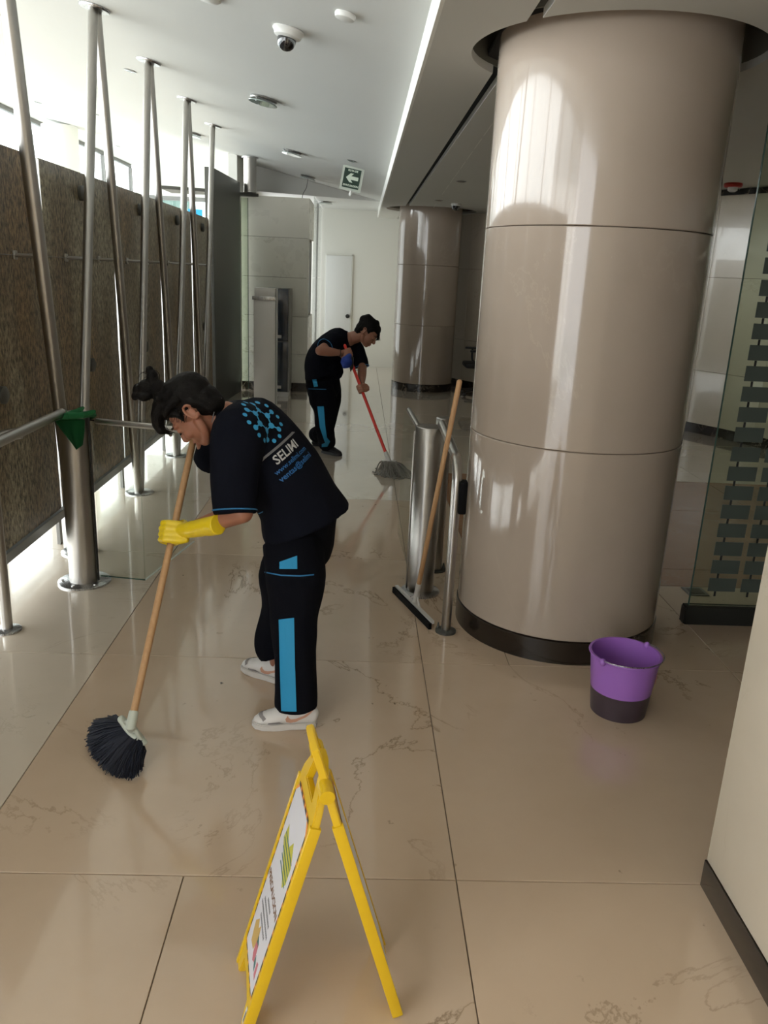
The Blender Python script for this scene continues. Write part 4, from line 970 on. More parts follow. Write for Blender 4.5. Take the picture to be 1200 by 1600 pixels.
def fist(bm, c, a, n, wr, r=0.013, k=1.0):
    """closed hand round a bar: c centre on the bar, a bar axis (towards the thumb), n from the back of the hand to the bar, wr wrist position"""
    a = a.normalized(); n = (n - a*n.dot(a)).normalized(); t = a.cross(n)
    if t.dot(c-wr) < 0: t = -t
    back = c - n*(r+0.013*k)
    # palm slab
    for q, (w0, w1) in ((-0.028, (0.0155, 0.0125)), (-0.009, (0.0155, 0.0135)), (0.010, (0.015, 0.0135)), (0.028, (0.014, 0.012))):
        limb(bm, [back - t*0.052*k + a*q*0.75*k, back - t*0.02*k + a*q*k, back + t*0.018*k + a*q*1.02*k], [0.013*k, w0*k*0.95, w1*k], n=12, sub=3)
    for i, q in enumerate((0.030, 0.0105, -0.0095, -0.029)):
        ln = (1.0, 1.06, 1.0, 0.86)[i]; f = (0.0092, 0.0096, 0.0092, 0.0082)[i]*k; o = c + a*q*k; R1 = (r+0.0085*k)
        pts = [o - n*(R1+0.004) + t*0.020*k, o - n*R1*0.4 + t*(R1*1.0+0.018*k*ln), o + n*R1*0.75 + t*(R1*0.9+0.009*k*ln), o + n*(R1*1.15) - t*0.002*k, o + n*R1*0.55 - t*(R1*0.95)]
        limb(bm, pts, [f*1.1, f*1.08, f, f*0.95, f*0.85], n=12, sub=4)
    pts = [back - t*0.040*k + a*0.026*k, c - t*(r+0.020*k) + a*0.044*k - n*0.002, c - t*(r+0.006*k) + a*0.048*k + n*(r+0.004), c + t*0.004*k + a*0.042*k + n*(r+0.013*k)]
    limb(bm, pts, [0.0125*k, 0.0115*k, 0.0100*k, 0.0088*k], n=12, sub=4)
    limb(bm, [back - t*0.050*k, wr], [(0.020*k, 0.020*k), (0.023*k, 0.023*k)], n=14, sub=3)
def head(bm, Mh, s=1.0):
    """skull, face and ears in head space: x side, y forwards, z up; height about 0.215"""
    b = bmesh.new()
    ell(b, (0, -0.012, 0.030), (0.073, 0.092, 0.080)); ell(b, (0, 0.030, -0.018), (0.060, 0.058, 0.080))
    ell(b, (0, 0.022, -0.055), (0.050, 0.052, 0.043)); ell(b, (0, 0.066, -0.083), (0.024, 0.020, 0.018))
    for sx in (-1, 1):
        limb(b, [(sx*0.056, -0.002, -0.035), (sx*0.049, 0.020, -0.072), (sx*0.015, 0.062, -0.088)], [0.016, 0.015, 0.014], n=12)
        ell(b, (sx*0.034, 0.060, -0.028), (0.024, 0.022, 0.022)); ell(b, (sx*0.030, 0.075, 0.005), (0.0165, 0.0115, 0.0105), n=16)
        limb(b, [(sx*0.008, 0.083, 0.022), (sx*0.030, 0.080, 0.027), (sx*0.048, 0.065, 0.022)], [0.008, 0.009, 0.008], n=10)
        ell(b, (sx*0.0115, 0.090, -0.031), (0.0085, 0.010, 0.0075), n=12)
        # ear: rim, lobe and bowl wall
        pts = [(sx*(0.075+0.010*math.sin(a*0.5)), -0.024 - 0.017*math.cos(a+0.4), 0.0 + 0.029*math.sin(a+0.4)) for a in [k*0.5 for k in range(11)]]
        tube(b, pts, [0.004, 0.0048, 0.005, 0.005, 0.005, 0.005, 0.0045, 0.0045, 0.0045, 0.005, 0.006], 8, round_cap=True)
        ell(b, (sx*0.072, -0.020, -0.005), (0.007, 0.015, 0.022), n=12); ell(b, (sx*0.078, -0.016, -0.027), (0.005, 0.007, 0.008), n=10)
        limb(b, [(sx*0.075, -0.008, 0.005), (sx*0.077, -0.007, -0.006)], [0.004, 0.005], n=8)
    limb(b, [(0, 0.080, 0.020), (0, 0.092, 0.002), (0, 0.106, -0.022)], [0.0085, 0.009, 0.011], n=12)
    ell(b, (0, 0.104, -0.028), (0.0105, 0.010, 0.009), n=14)
    limb(b, [(-0.022, 0.076, -0.058), (-0.008, 0.088, -0.053), (0.008, 0.088, -0.053), (0.022, 0.076, -0.058)], [0.005, 0.0075, 0.0075, 0.005], n=10)
    limb(b, [(-0.020, 0.075, -0.063), (0, 0.086, -0.068), (0.020, 0.075, -0.063)], [0.005, 0.0085, 0.005], n=10)
    merge(bm, b, Mh @ Matrix.Scale(s, 4))
def face_parts(Mh, parent, s=1.0, near=None):
    T_ = Mh @ Matrix.Scale(s, 4)
    for sx in (-1, 1):
        b = bmesh.new(); limb(b, [(sx*0.016, 0.090, 0.026), (sx*0.032, 0.088, 0.032), (sx*0.049, 0.073, 0.026)], [0.0022, 0.0032, 0.0018], n=8); c = bmesh.new(); merge(c, b, T_); obj('eyebrow', c, M['hair'], parent, True)
        b = bmesh.new(); limb(b, [(sx*0.017, 0.0845, -0.001), (sx*0.031, 0.0885, -0.004), (sx*0.045, 0.078, -0.001)], [0.0014, 0.0020, 0.0014], n=8); c = bmesh.new(); merge(c, b, T_); obj('eyelash', c, M['hair'], parent, True)
    b = bmesh.new()
    limb(b, [(-0.019, 0.081, -0.0585), (-0.007, 0.0935, -0.0545), (0.007, 0.0935, -0.0545), (0.019, 0.081, -0.0585)], [0.002, 0.0042, 0.0042, 0.002], n=10)
    limb(b, [(-0.017, 0.081, -0.0625), (0, 0.0925, -0.067), (0.017, 0.081, -0.0625)], [0.002, 0.0046, 0.002], n=10)
    c = bmesh.new(); merge(c, b, T_); mobj('lips', remesh(c, 0.0015, 2), M['lip'], parent, True)
TREES = {}
def decal(target, src, Mx, direction, mat, name, parent, off=0.0016, maxlen=0.012):
    """lay flat printed shapes (mesh in local xy) onto the cloth by casting them along direction"""
    bm = bmesh.new(); bm.from_mesh(src); bmesh.ops.triangulate(bm, faces=bm.faces[:])
    bmesh.ops.transform(bm, matrix=Mx, verts=bm.verts[:])
    for _ in range(6):
        es = [e for e in bm.edges if e.calc_length() > maxlen]
        if not es: break
        bmesh.ops.subdivide_edges(bm, edges=es, cuts=1); bmesh.ops.triangulate(bm, faces=[f for f in bm.faces if len(f.verts) > 3])
    tree = TREES.get(target.name)
    if tree is None:
        tm = gmat(target); tree = TREES[target.name] = BVHTree.FromPolygons([tm @ v.co for v in target.data.vertices], [tuple(p.vertices) for p in target.data.polygons])
    d = Vector(direction).normalized(); kill = []
    for v in bm.verts:
        h = tree.ray_cast(v.co - d*0.6, d)
        if h[0] is None: kill.append(v)
        else: v.co = h[0] - d*off if h[1].dot(d) > 0 else h[0] + h[1]*off
    bmesh.ops.delete(bm, geom=kill, context='VERTS')
    return obj(name, bm, mat, parent, True)
def poly_mesh(polys):
    bm = bmesh.new()
    for p in polys: bm.faces.new([bm.verts.new((q[0], q[1], 0)) for q in p])
    me = bpy.data.meshes.new('d'); bm.to_mesh(me); bm.free(); return me
def side_patch(target, px, Y, mat, name, parent, off=0.0022):
    """cloth panel sewn on the side of the trouser leg, given by its corners in the plane at distance Y"""
    pts = [P(x, y, Y) for x, y in px]; me = poly_mesh([[(q.x, q.z) for q in pts]])
    Mx = Matrix(((1, 0, 0, 0), (0, 0, 1, Y), (0, 1, 0, 0), (0, 0, 0, 1)))
    return decal(target, me, Mx, pts[0]-Vector((0, 0, H)), mat, name, parent, off, 0.012)
def shoe(parent, heel, toe, style, L=None):
    dx = (toe-heel); L = dx.length; X = dx.normalized(); Z = Vector((0, 0, 1)); Y = Z.cross(X)
    Mx = basis(X, Y, Z, heel)
    sh = empty('shoe', heel); sh.parent = parent; sh.location = gmat(parent).inverted() @ heel
    k = L/0.26
    out = [(0, 0.0), (0.008, 0.026), (0.05, 0.034), (0.11, 0.034), (0.17, 0.044), (0.215, 0.044), (0.248, 0.028), (0.26, 0.0), (0.248, -0.032), (0.215, -0.046), (0.17, -0.045), (0.11, -0.036), (0.05, -0.034), (0.008, -0.026)]
    out = [(x*k, y*k) for x, y in out]
    b = bmesh.new(); prism(b, out, 0.001, 0.027*k); bmesh.ops.bevel(b, geom=b.edges[:], offset=0.004, segments=2, affect='EDGES'); c = bmesh.new(); merge(c, b, Mx)
    blk = style == 'black'
    obj('sole', c, M['shoeblack'] if blk else M['sole'], sh, 50)
    b = bmesh.new()
    sec = [(0.022, 0.026, 0.038, 0.050), (0.06, 0.032, 0.050, 0.060), (0.10, 0.034, 0.050, 0.058), (0.14, 0.038, 0.040, 0.050), (0.185, 0.041, 0.030, 0.040), (0.222, 0.036, 0.022, 0.034), (0.238, 0.024, 0.016, 0.030)]
    limb(b, [(x*k, 0, z*k) for x, w_, h, z in sec], [(w_*k, h*k*0.92) for x, w_, h, z in sec], side=(0, 1, 0), n=22, sub=4)
    limb(b, [(0.052*k, 0, 0.06*k), (0.055*k, 0, 0.105*k)], [(0.031*k, 0.040*k), (0.030*k, 0.038*k)], side=(0, 1, 0), n=18, sub=3)
    c = bmesh.new(); merge(c, b, Mx); up = mobj('upper', remesh(c, 0.004, 3), M['shoeblack'] if blk else M['shoe'], sh, True)
    if blk: return sh
    pl = Mx @ Matrix(((1, 0, 0, 0), (0, 0, 1, -0.06), (0, 1, 0, 0), (0, 0, 0, 1)))
    dn = Y
    sw = [(0.072, 0.045), (0.085, 0.036), (0.108, 0.032), (0.122, 0.038), (0.126, 0.052), (0.117, 0.066), (0.113, 0.058), (0.104, 0.050), (0.085, 0.052), (0.055, 0.064), (0.020, 0.086), (0.018, 0.080), (0.045, 0.058)]
    for dn in (Y, -Y):
        decal(up, poly_mesh([[(x*k, z*k) for x, z in sw]]), pl, dn, M['peach'], 'side_stripe', sh, 0.0015)
        decal(up, poly_mesh([[(0.13*k, 0.030*k), (0.195*k, 0.030*k), (0.19*k, 0.037*k), (0.15*k, 0.040*k)]]), pl, dn, M['shoegrey'], 'grey_strip', sh, 0.0015)
    tp = Mx @ Matrix.Translation((0, 0, 0.2))
    a_ = [(0.232, 0.0), (0.226, 0.020), (0.212, 0.036), (0.195, 0.044), (0.200, 0.034), (0.212, 0.018), (0.216, 0.0), (0.212, -0.018), (0.200, -0.034), (0.195, -0.044), (0.212, -0.036), (0.226, -0.020)]
    decal(up, poly_mesh([[(x*k, y*k) for x, y in a_]]), tp, (0, 0, -1), M['shoegrey'], 'toe_trim', sh, 0.0015)
    b = bmesh.new()
    for q in range(5):
        x = 0.105 + q*0.016; z = 0.105 - q*0.0085
        limb(b, [((x)*k, -0.018*k, z*k-0.010), (x*k, 0, z*k), (x*k+0.006, 0.018*k, z*k-0.010)], [0.0022, 0.0025, 0.0022], n=6)
    c = bmesh.new(); merge(c, b, Mx); o = obj('laces', c, M['shoe'], sh, True); o['kind'] = 'stuff'
    return sh
def broom_handle(name, a, b, r, mat, parent):
    bm = bmesh.new(); tube(bm, [a, b], r, 16, round_cap=True); o = obj(name, bm, mat, parent, 50); return o

# ---------------------------------------------------------------- near woman, sweeping
fw_ = Vector((-0.94, 0.34, 0)).normalized(); lf = Vector((-0.34, -0.94, 0)).normalized()   # facing, and her left (the near side)
st0 = Vector((-0.735, 2.42, 0.165)); st1 = P(303, 683, 3.05); sdir = (st1-st0).normalized(); st2 = st1 + sdir*0.075
def at_y(yy):
    lo, hi = 0.0, 1.0
    for _ in range(40):
        mid = (lo+hi)/2
        if proj(st0.lerp(st1, mid))[1] > yy: lo = mid
        else: hi = mid
    return st0.lerp(st1, lo)
hipc = P(472, 838, 2.98)
W1 = empty('person', (hipc.x-0.02, 2.92, 0)); tag(W1, 'person in navy uniform bending forward and sweeping with a wooden-handled broom', 'person')
hand = at_y(834); YS = hand.y
toeL, heelL = F(393, 1134), F(496, 1134)
toeR = F(379, 1043); heelR = toeR + (F(430, 1062)-F(380, 1043)).normalized()*0.255
hipL = hipc + lf*0.085; hipR = hipc - lf*0.085
ankL = heelL.lerp(toeL, 0.24) + Vector((0, 0, 0.09)); ankR = heelR.lerp(toeR, 0.24) + Vector((0, 0, 0.09))
kneeL = P(458, 968, 2.80); kneeR = P(442, 952, 3.06)
shL = P(372, 684, 2.815); shR = P(345, 664, 3.12)
elL = P(379, 801, 2.705); wrL = hand + (elL-hand).normalized()*0.072
elR = P(331, 722, 3.24); handR = st1 + sdir*0.03
sp = [P(474, 828, 2.98), P(463, 772, 2.98), P(430, 722, 2.98), P(386, 672, 2.98), P(352, 652, 2.98)]
hc = P(304, 644, 2.955)
hy = Vector((-0.52, 0.10, -0.85)).normalized(); hz = Vector((-0.84, 0.06, 0.53)); hz = (hz - hy*hz.dot(hy)).normalized(); hx = hy.cross(hz)
Mh = basis(hx, hy, hz, hc)
bm = bmesh.new()
head(bm, Mh, 1.06)
limb(bm, [sp[4], hc.lerp(sp[4], 0.5), Mh @ Vector((0, -0.035, -0.03))], [0.056, 0.050, 0.048])
limb(bm, sp, [(0.15, 0.105), (0.14, 0.105), (0.145, 0.105), (0.155, 0.10), (0.07, 0.06)], side=lf, n=22)
limb(bm, [sp[3]+lf*0.05, shL, shL.lerp(elL, 0.5), elL], [0.065, 0.058, 0.046, 0.038])
limb(bm, [elL, elL.lerp(wrL, 0.35), wrL], [0.038, 0.037, 0.024])
limb(bm, [sp[3]-lf*0.05, shR, shR.lerp(elR, 0.5), elR], [0.065, 0.056, 0.046, 0.038])
wrR = handR + (elR-handR).normalized()*0.070
limb(bm, [elR, elR.lerp(wrR, 0.35), wrR], [0.038, 0.037, 0.024])
fist(bm, handR, sdir, Vector((-0.2, -1, 0)), wrR, 0.012, 0.95)
for h_, k_, a_ in ((hipL, kneeL, ankL), (hipR, kneeR, ankR)):
    limb(bm, [h_, h_.lerp(k_, 0.5), k_, k_.lerp(a_, 0.35), a_], [0.092, 0.075, 0.052, 0.050, 0.032])
wrG = hand + (elL-hand).normalized()*0.060
body = mobj('body', remesh(bm, 0.0042, 3), M['skin'], W1, True)
face_parts(Mh, body, 1.06)
# uniform shirt
bm = bmesh.new()
limb(bm, [P(480, 817, 2.97), P(463, 776, 2.975), sp[2], sp[3], sp[4]], [(0.215, 0.168), (0.188, 0.148), (0.180, 0.146), (0.185, 0.132), (0.085, 0.068)], side=lf, n=32, flat=True)
limb(bm, [sp[3]+lf*0.04+Vector((0.01, 0, 0.01)), shL, P(366, 745, 2.76), P(367, 803, 2.715)], [0.105, 0.098, 0.084, 0.077], n=22, flat=True)
limb(bm, [sp[3]-lf*0.04+Vector((0.01, 0, 0.01)), shR, P(334, 702, 3.18), P(324, 722, 3.22)], [0.10, 0.082, 0.066, 0.060], n=22, flat=True)
me = remesh(bm, 0.006, 4); wrinkle(me, 0.0042, 9.0, 1.7, (1, 1, 0.6))
shirt = mobj('shirt', me, M['cloth'], W1, True)
# collar
bm = bmesh.new()
cc = hc.lerp(sp[4], 0.72); ax = (hc-sp[4]).normalized(); s_, t_ = frame_from(ax, lf)
ring = [cc + s_*0.066*math.cos(a) + t_*0.060*math.sin(a) for a in [2*math.pi*k/20 for k in range(21)]]
tube(bm, ring, (0.008), 8, cap=False)
obj('collar', bm, M['cloth'], shirt, True)
bm = bmesh.new()
limb(bm, [P(346, 622, 2.93), P(336, 640, 2.90), P(331, 660, 2.88)], [0.0016, 0.0016, 0.0016], n=6); obj('collar_trim', bm, M['print_grey'], shirt, True)
# sleeve hem piping and shirt hem piping
bm = bmesh.new(); c0 = P(367, 797, 2.715); ax = (P(367, 803, 2.715)-P(366, 745, 2.76)).normalized(); s_, t_ = frame_from(ax, (1, 0, 0))
ring = [c0 + s_*0.0775*math.cos(a) + t_*0.0775*math.sin(a) for a in [2*math.pi*k/36 for k in range(37)]]
tube(bm, ring, 0.0028, 6, cap=False); obj('sleeve_piping', bm, M['bluepipe'], shirt, True)
# back print: blue dotted globe, grey bar, lettering
top = P(392, 655, 2.90); back_d = (sp[1]-sp[3]).normalized(); latv = -lf; latv = (latv - back_d*latv.dot(back_d)).normalized(); nb = latv.cross(back_d)
if nb.z < 0: nb = -nb
th_ = R(30); l0 = latv if latv.dot(lf) > 0 else -latv; nb = (nb*math.cos(th_) + l0*math.sin(th_)).normalized(); latv = nb.cross(back_d).normalized(); latv = latv if latv.dot(-lf) > 0 else -latv
spm = P(408, 658, 2.86)
Mb = basis(latv, -back_d, nb, spm)
if Mb.to_3x3().determinant() < 0: Mb = basis(-latv, -back_d, nb, spm)
dots = []
def hexdot(cx, cy, r, n=7, sq=1.0): return [(cx + r*math.cos(2*math.pi*k/n+0.3), cy + r*sq*math.sin(2*math.pi*k/n+0.3)) for k in range(n)]
GR = 0.088; gx, gy = 0.0, 0.0
cells = []
for q in range(-5, 6):
    for r_ in range(-5, 6):
        x = (q + r_*0.5)*0.31; y = r_*0.268
        d2 = math.hypot(x, y)
        if d2 < 1.02 and (q - r_) % 3 != 0: cells.append((x, y, d2))
for x, y, d2 in cells:
    f = math.sin(min(d2, 1.0)*math.pi/2)/max(d2, 1e-4); rr = 0.150*(1.0-0.55*d2*d2)
    dots.append(hexdot(gx + x*f*GR, gy + y*f*GR, rr*GR, 9))
links = []
for i in range(len(cells)):
    for j in range(i+1, len(cells)):
        a, b = cells[i], cells[j]
        if math.hypot(a[0]-b[0], a[1]-b[1]) < 0.35 and max(a[2], b[2]) < 0.80:
            fa = math.sin(a[2]*math.pi/2)/max(a[2], 1e-4); fb = math.sin(b[2]*math.pi/2)/max(b[2], 1e-4)
            p = Vector((a[0]*fa, a[1]*fa))*GR; q = Vector((b[0]*fb, b[1]*fb))*GR; d_ = (q-p).normalized(); n_ = Vector((-d_.y, d_.x))*0.0026
            links.append([tuple(p-n_), tuple(q-n_), tuple(q+n_), tuple(p+n_)])
decal(shirt, poly_mesh(dots + links), Mb, -nb, M['print_blue'], 'globe_print', shirt, 0.0025)
decal(shirt, poly_mesh([[(-0.10, -0.112), (0.10, -0.112), (0.085, -0.103), (-0.085, -0.103)]]), Mb, -nb, M['print_grey'], 'grey_bar', shirt, 0.0025)
def back_text(s, size, y, mat, bold=0.0, x=0.0):
    me = text_mesh(s, size, bold); me.materials.clear(); return decal(shirt, me, Mb @ Matrix.Translation((x, y, 0)), -nb, mat, 'lettering', shirt, 0.0025, 0.02)
back_text('SELIMI', 0.048, -0.142, M['print_white'], 0.0008)
back_text('www.selimi.com', 0.026, -0.178, M['print_dark'], 0.0004)
back_text('ventas@selimi', 0.030, -0.208, M['print_dark'], 0.0006)
# trousers
bm = bmesh.new()
limb(bm, [P(474, 800, 2.98), P(468, 850, 2.98)], [(0.165, 0.125), (0.17, 0.13)], side=lf, n=24)
hemL = P(463, 1103, 2.715); hemR = ankR + Vector((0.0, 0, 0.035))
limb(bm, [hipL, P(462, 900, 2.84), kneeL, P(462, 1035, 2.74), hemL], [(0.115, 0.115), (0.108, 0.112), (0.088, 0.090), (0.080, 0.080), (0.080, 0.080)], n=24, flat=True)
limb(bm, [hipR, P(447, 890, 3.05), kneeR, P(428, 1000, 3.06), hemR], [(0.115, 0.115), (0.105, 0.105), (0.088, 0.090), (0.080, 0.080), (0.076, 0.076)], n=24, flat=True)
me = remesh(bm, 0.006, 4); wrinkle(me, 0.0055, 9.0, 4.1, (1, 1, 0.6))
trs = mobj('trousers', me, M['pants'], W1, True)
side_patch(trs, [(436, 968), (460, 965), (461, 1040), (463, 1110), (440, 1110), (438, 1050)], 2.66, M['blue'], 'blue_side_stripe', trs)
side_patch(trs, [(437, 878), (465, 868), (465, 889), (437, 889)], 2.70, M['blue'], 'blue_pocket_patch', trs)
side_patch(trs, [(414, 893), (440, 898), (470, 899), (492, 897), (492, 899), (470, 901), (440, 900), (414, 895)], 2.70, M['bluepipe'], 'thigh_piping', trs)
side_patch(shirt, [(392, 806), (402, 803), (412, 798), (412, 800), (402, 805), (392, 808)], 2.78, M['bluepipe'], 'front_piping', shirt)
sh1 = shoe(W1, heelL, toeL, 'white'); sh2 = shoe(W1, heelR, toeR, 'white')
# hair: cap, nape, bun, fringe and loose strands
def hair(parent, Mh, blobs, locks, strands, s=1.0, vox=0.004, name='hair'):
    bm = bmesh.new(); b = bmesh.new()
    ell(b, (0, -0.030, 0.045), (0.080, 0.094, 0.084), n=28); ell(b, (0, -0.055, 0.0), (0.066, 0.060, 0.07), n=20); ell(b, (0, 0.020, 0.075), (0.062, 0.060, 0.045)); ell(b, (0, -0.062, -0.030), (0.060, 0.045, 0.052))
    for sx in (-1, 1):
        limb(b, [(sx*0.066, 0.030, 0.060), (sx*0.072, 0.014, 0.034), (sx*0.070, 0.022, 0.008)], [0.016, 0.012, 0.005], n=10)
        limb(b, [(sx*0.062, -0.045, 0.03), (sx*0.058, -0.06, -0.01), (sx*0.050, -0.06, -0.05)], [0.018, 0.014, 0.012], n=10)
    merge(bm, b, Mh @ Matrix.Scale(s, 4))
    for c, r in blobs: ell(bm, c, r, n=16)
    for pts, rad in locks: limb(bm, pts, rad, n=10)
    me = remesh(bm, vox, 2); wrinkle(me, 0.0022*s, 34, 2.2)
    o = mobj(name, me, M['hair'], parent, True)
    bm = bmesh.new()
    for pts, r in strands: tube(bm, curve_pts(pts, 5), r, 5)
    o2 = obj('loose_strands', bm, M['hair'], o); o2['kind'] = 'stuff'
    return o
YB = 2.93; rnd = random.Random(11)
blobs = [(P(238, 590, YB), (0.020, 0.028, 0.026)), (P(234, 580, YB+0.01), (0.014, 0.018, 0.020)), (P(228, 603, YB), (0.026, 0.030, 0.024)), (P(217, 610, YB+0.02), (0.022, 0.028, 0.026)),
         (P(226, 618, YB-0.01), (0.030, 0.028, 0.020)), (P(246, 605, YB), (0.030, 0.035, 0.030)), (P(212, 619, YB), (0.014, 0.018, 0.015)), (P(252, 620, YB), (0.028, 0.04, 0.030))]
locks = [([P(268, 612, YB), P(252, 632, YB), P(246, 655, YB), P(251, 671, YB), P(263, 675, YB)], [0.040, 0.030, 0.024, 0.018, 0.007]),
         ([P(268, 606, YB+0.05), P(252, 640, YB+0.05), P(250, 662, YB+0.05)], [0.03, 0.02, 0.008]),
         ([P(275, 625, 2.88), P(262, 638, 2.87), P(258, 650, 2.87)], [0.022, 0.016, 0.006])]
strands = []
for k in range(22):
    a = rnd.uniform(0, 6.28); c = P(228 + rnd.uniform(-8, 14), 606 + rnd.uniform(-16, 12), YB + rnd.uniform(-0.02, 0.03)); r = rnd.uniform(0.012, 0.026); pl = rnd.uniform(-0.6, 0.6)
    strands.append(([c + Vector((math.cos(a+q)*r*(1+0.15*q), pl*0.02*q, math.sin(a+q)*r*(1+0.1*q))) for q in (0, 0.7, 1.4, 2.0)], 0.0009))
for k in range(30):
    x0 = 244 + rnd.uniform(0, 14); strands.append(([P(x0+8, 628, YB+rnd.uniform(-0.03, 0.03)), P(x0, 650, YB), P(x0+rnd.uniform(0, 6), 668+rnd.uniform(0, 8), YB), P(x0+rnd.uniform(8, 18), 676+rnd.uniform(-4, 4), YB)], 0.0009))
for k in range(14):
    x0 = rnd.uniform(262, 300); strands.append(([P(x0, 632, 2.875), P(x0-6, 648, 2.872), P(x0-7+rnd.uniform(-3, 3), 660, 2.873)], 0.0008))
hr = hair(W1, Mh, blobs, locks, strands, 1.06)
# rubber glove
bm = bmesh.new()
gdir = (elL-hand).normalized()
fist(bm, hand, sdir, Vector((0.05, 1, 0.15)), hand + gdir*0.060, 0.0125, 1.08)
cuff0 = hand + gdir*0.045; cuff1 = P(341, 820, 2.695)
limb(bm, [cuff0, cuff0.lerp(cuff1, 0.4), cuff1], [0.026, 0.031, 0.036], n=22, flat=True)
me = remesh(bm, 0.003, 2); wrinkle(me, 0.0013, 28, 0.6)
glv = mobj('rubber_glove', me, M['glove'], W1, True)

# ---------------------------------------------------------------- broom
t = empty('broom', (st0.x, st0.y, 0)); tag(t, 'fan broom with navy bristles, pale green head and long wooden handle in a yellow glove', 'broom')
broom_handle('handle', st0, st2, 0.0128, M['wood'], t)
hd = st0.copy()                       # head: fan opening away from the handle, down-left
fan = Vector((P(162, 1190, 2.40)-P(203, 1140, 2.42))).normalized()
d1 = (P(226, 1160, 2.44)-P(188, 1122, 2.46)).normalized()
A0, A1 = P(189, 1123, 2.46), P(225, 1161, 2.43)
mid = A0.lerp(A1, 0.5)
bm = bmesh.new()
limb(bm, [A0, A0.lerp(A1, 0.35) + (mid-hd)*0.12, A0.lerp(A1, 0.7) + (mid-hd)*0.12, A1], [(0.011, 0.016), (0.013, 0.022), (0.013, 0.022), (0.010, 0.016)], n=14)
mobj('head', remesh(bm, 0.003, 2), M['palegreen'], t, True)
bm = bmesh.new(); tube(bm, [hd + sdir*0.045, hd - sdir*0.01, mid], [0.0165, 0.018, 0.014], 14); limb(bm, [A0.lerp(A1, 0.15), hd, A0.lerp(A1, 0.9)], [0.008, 0.010, 0.008], n=10); mobj('socket', remesh(bm, 0.003, 2), M['palegreen'], t, True)
bm = bmesh.new(); rnd = random.Random(5)
tips = [F(172, 1130, 0.06), F(146, 1140, 0.03), F(140, 1160, 0.012), F(146, 1180, 0.006), (F(160, 1198, 0.004)), F(180, 1213, 0.004), F(206, 1216, 0.006), F(220, 1200, 0.02)]
tipc = curve_pts(tips, 8)
for k in range(1500):
    u = rnd.random(); v = rnd.uniform(-1, 1)
    a = A0.lerp(A1, 0.04 + 0.92*u) + Vector((0.3, -0.5, 0.5))*0.010*v
    idx = min(len(tipc)-1, int(u*(len(tipc)-1))); tp = tipc[idx] + Vector((rnd.gauss(0, 0.006), rnd.gauss(0, 0.006), abs(rnd.gauss(0, 0.004)) + 0.030*max(0, v)))
    tp = a.lerp(tp, rnd.uniform(0.80, 1.0) if rnd.random() < 0.4 else 1.0)
    m_ = a.lerp(tp, 0.5) + Vector((rnd.gauss(0, 0.004), rnd.gauss(0, 0.004), rnd.gauss(0, 0.003) + 0.008))
    tp.z = max(tp.z, 0.003)
    tube(bm, [a, m_, tp], [0.0028, 0.0026, 0.0016], 4, cap=False)
o = obj('bristles', bm, M['bristle'], t); o['kind'] = 'stuff'

# ---------------------------------------------------------------- far woman, mopping
fy = 7.5
W2 = empty('person', (P(505, 700, fy).x, fy-0.05, 0)); tag(W2, 'person in dark uniform with blue trouser stripes mopping farther down the hall', 'person')
ff = Vector((0.95, -0.31, 0)); rt = Vector((-0.31, -0.95, 0))       # facing, her right (near) side
m0 = F(606, 716, 0.13); m1 = P(543, 551, 7.24); md_ = (m1-m0).normalized()
sp2 = [P(504, 597, fy), P(502, 575, fy), P(508, 555, fy), P(528, 534, fy-0.02), P(545, 530, fy-0.03)]
hc2 = P(574, 520, fy-0.06)
hy2 = Vector((0.72, -0.22, -0.66)).normalized(); hz2 = Vector((0.60, -0.05, 0.72)); hz2 = (hz2-hy2*hz2.dot(hy2)).normalized(); hx2 = hy2.cross(hz2); Mh2 = basis(hx2, hy2, hz2, hc2)
hp2 = sp2[0]; hR, hL = hp2 + rt*0.085, hp2 - rt*0.085
toeN, heelN = F(534, 713), F(503, 707); toeF = F(512, 697) ; heelF = F(487, 697)
aN = heelN.lerp(toeN, 0.25)+Vector((0, 0, 0.09)); aF = heelF.lerp(toeF, 0.25)+Vector((0, 0, 0.09))
kN = P(508, 645, 7.33); kF = P(512, 642, 7.62)
sR = P(520, 536, 7.32); sL = P(553, 545, 7.58)
eR = P(500, 548, 7.14); handN = P(541, 550, 7.20); eL = P(566, 574, 7.45); 
def on_mop(yy):
    lo, hi = 0.0, 1.0
    for _ in range(40):
        mid_ = (lo+hi)/2
        if proj(m0.lerp(m1, mid_))[1] > yy: lo = mid_
        else: hi = mid_
    return m0.lerp(m1, lo)
handF = on_mop(608)
handN = m1 - md_*0.01
wN = handN + (eR-handN).normalized()*0.07; wF = handF + (eL-handF).normalized()*0.07
bm = bmesh.new(); head(bm, Mh2, 1.05)
limb(bm, [sp2[4], Mh2 @ Vector((0, -0.02, -0.04))], [0.060, 0.056])
limb(bm, sp2, [(0.16, 0.12), (0.15, 0.13), (0.15, 0.125), (0.16, 0.11), (0.075, 0.065)], side=rt, n=20)
limb(bm, [sp2[3]+rt*0.05, sR, sR.lerp(eR, 0.5), eR], [0.065, 0.058, 0.048, 0.042]); limb(bm, [eR, eR.lerp(wN, 0.35), wN], [0.042, 0.042, 0.028])
limb(bm, [sp2[3]-rt*0.05, sL, sL.lerp(eL, 0.5), eL], [0.065, 0.058, 0.048, 0.042]); limb(bm, [eL, eL.lerp(wF, 0.35), wF], [0.042, 0.042, 0.028])
fist(bm, handN, md_, Vector((0.2, 1, 0.3)), wN, 0.012); fist(bm, handF, md_, Vector((-0.6, 0.7, 0)), wF, 0.012)
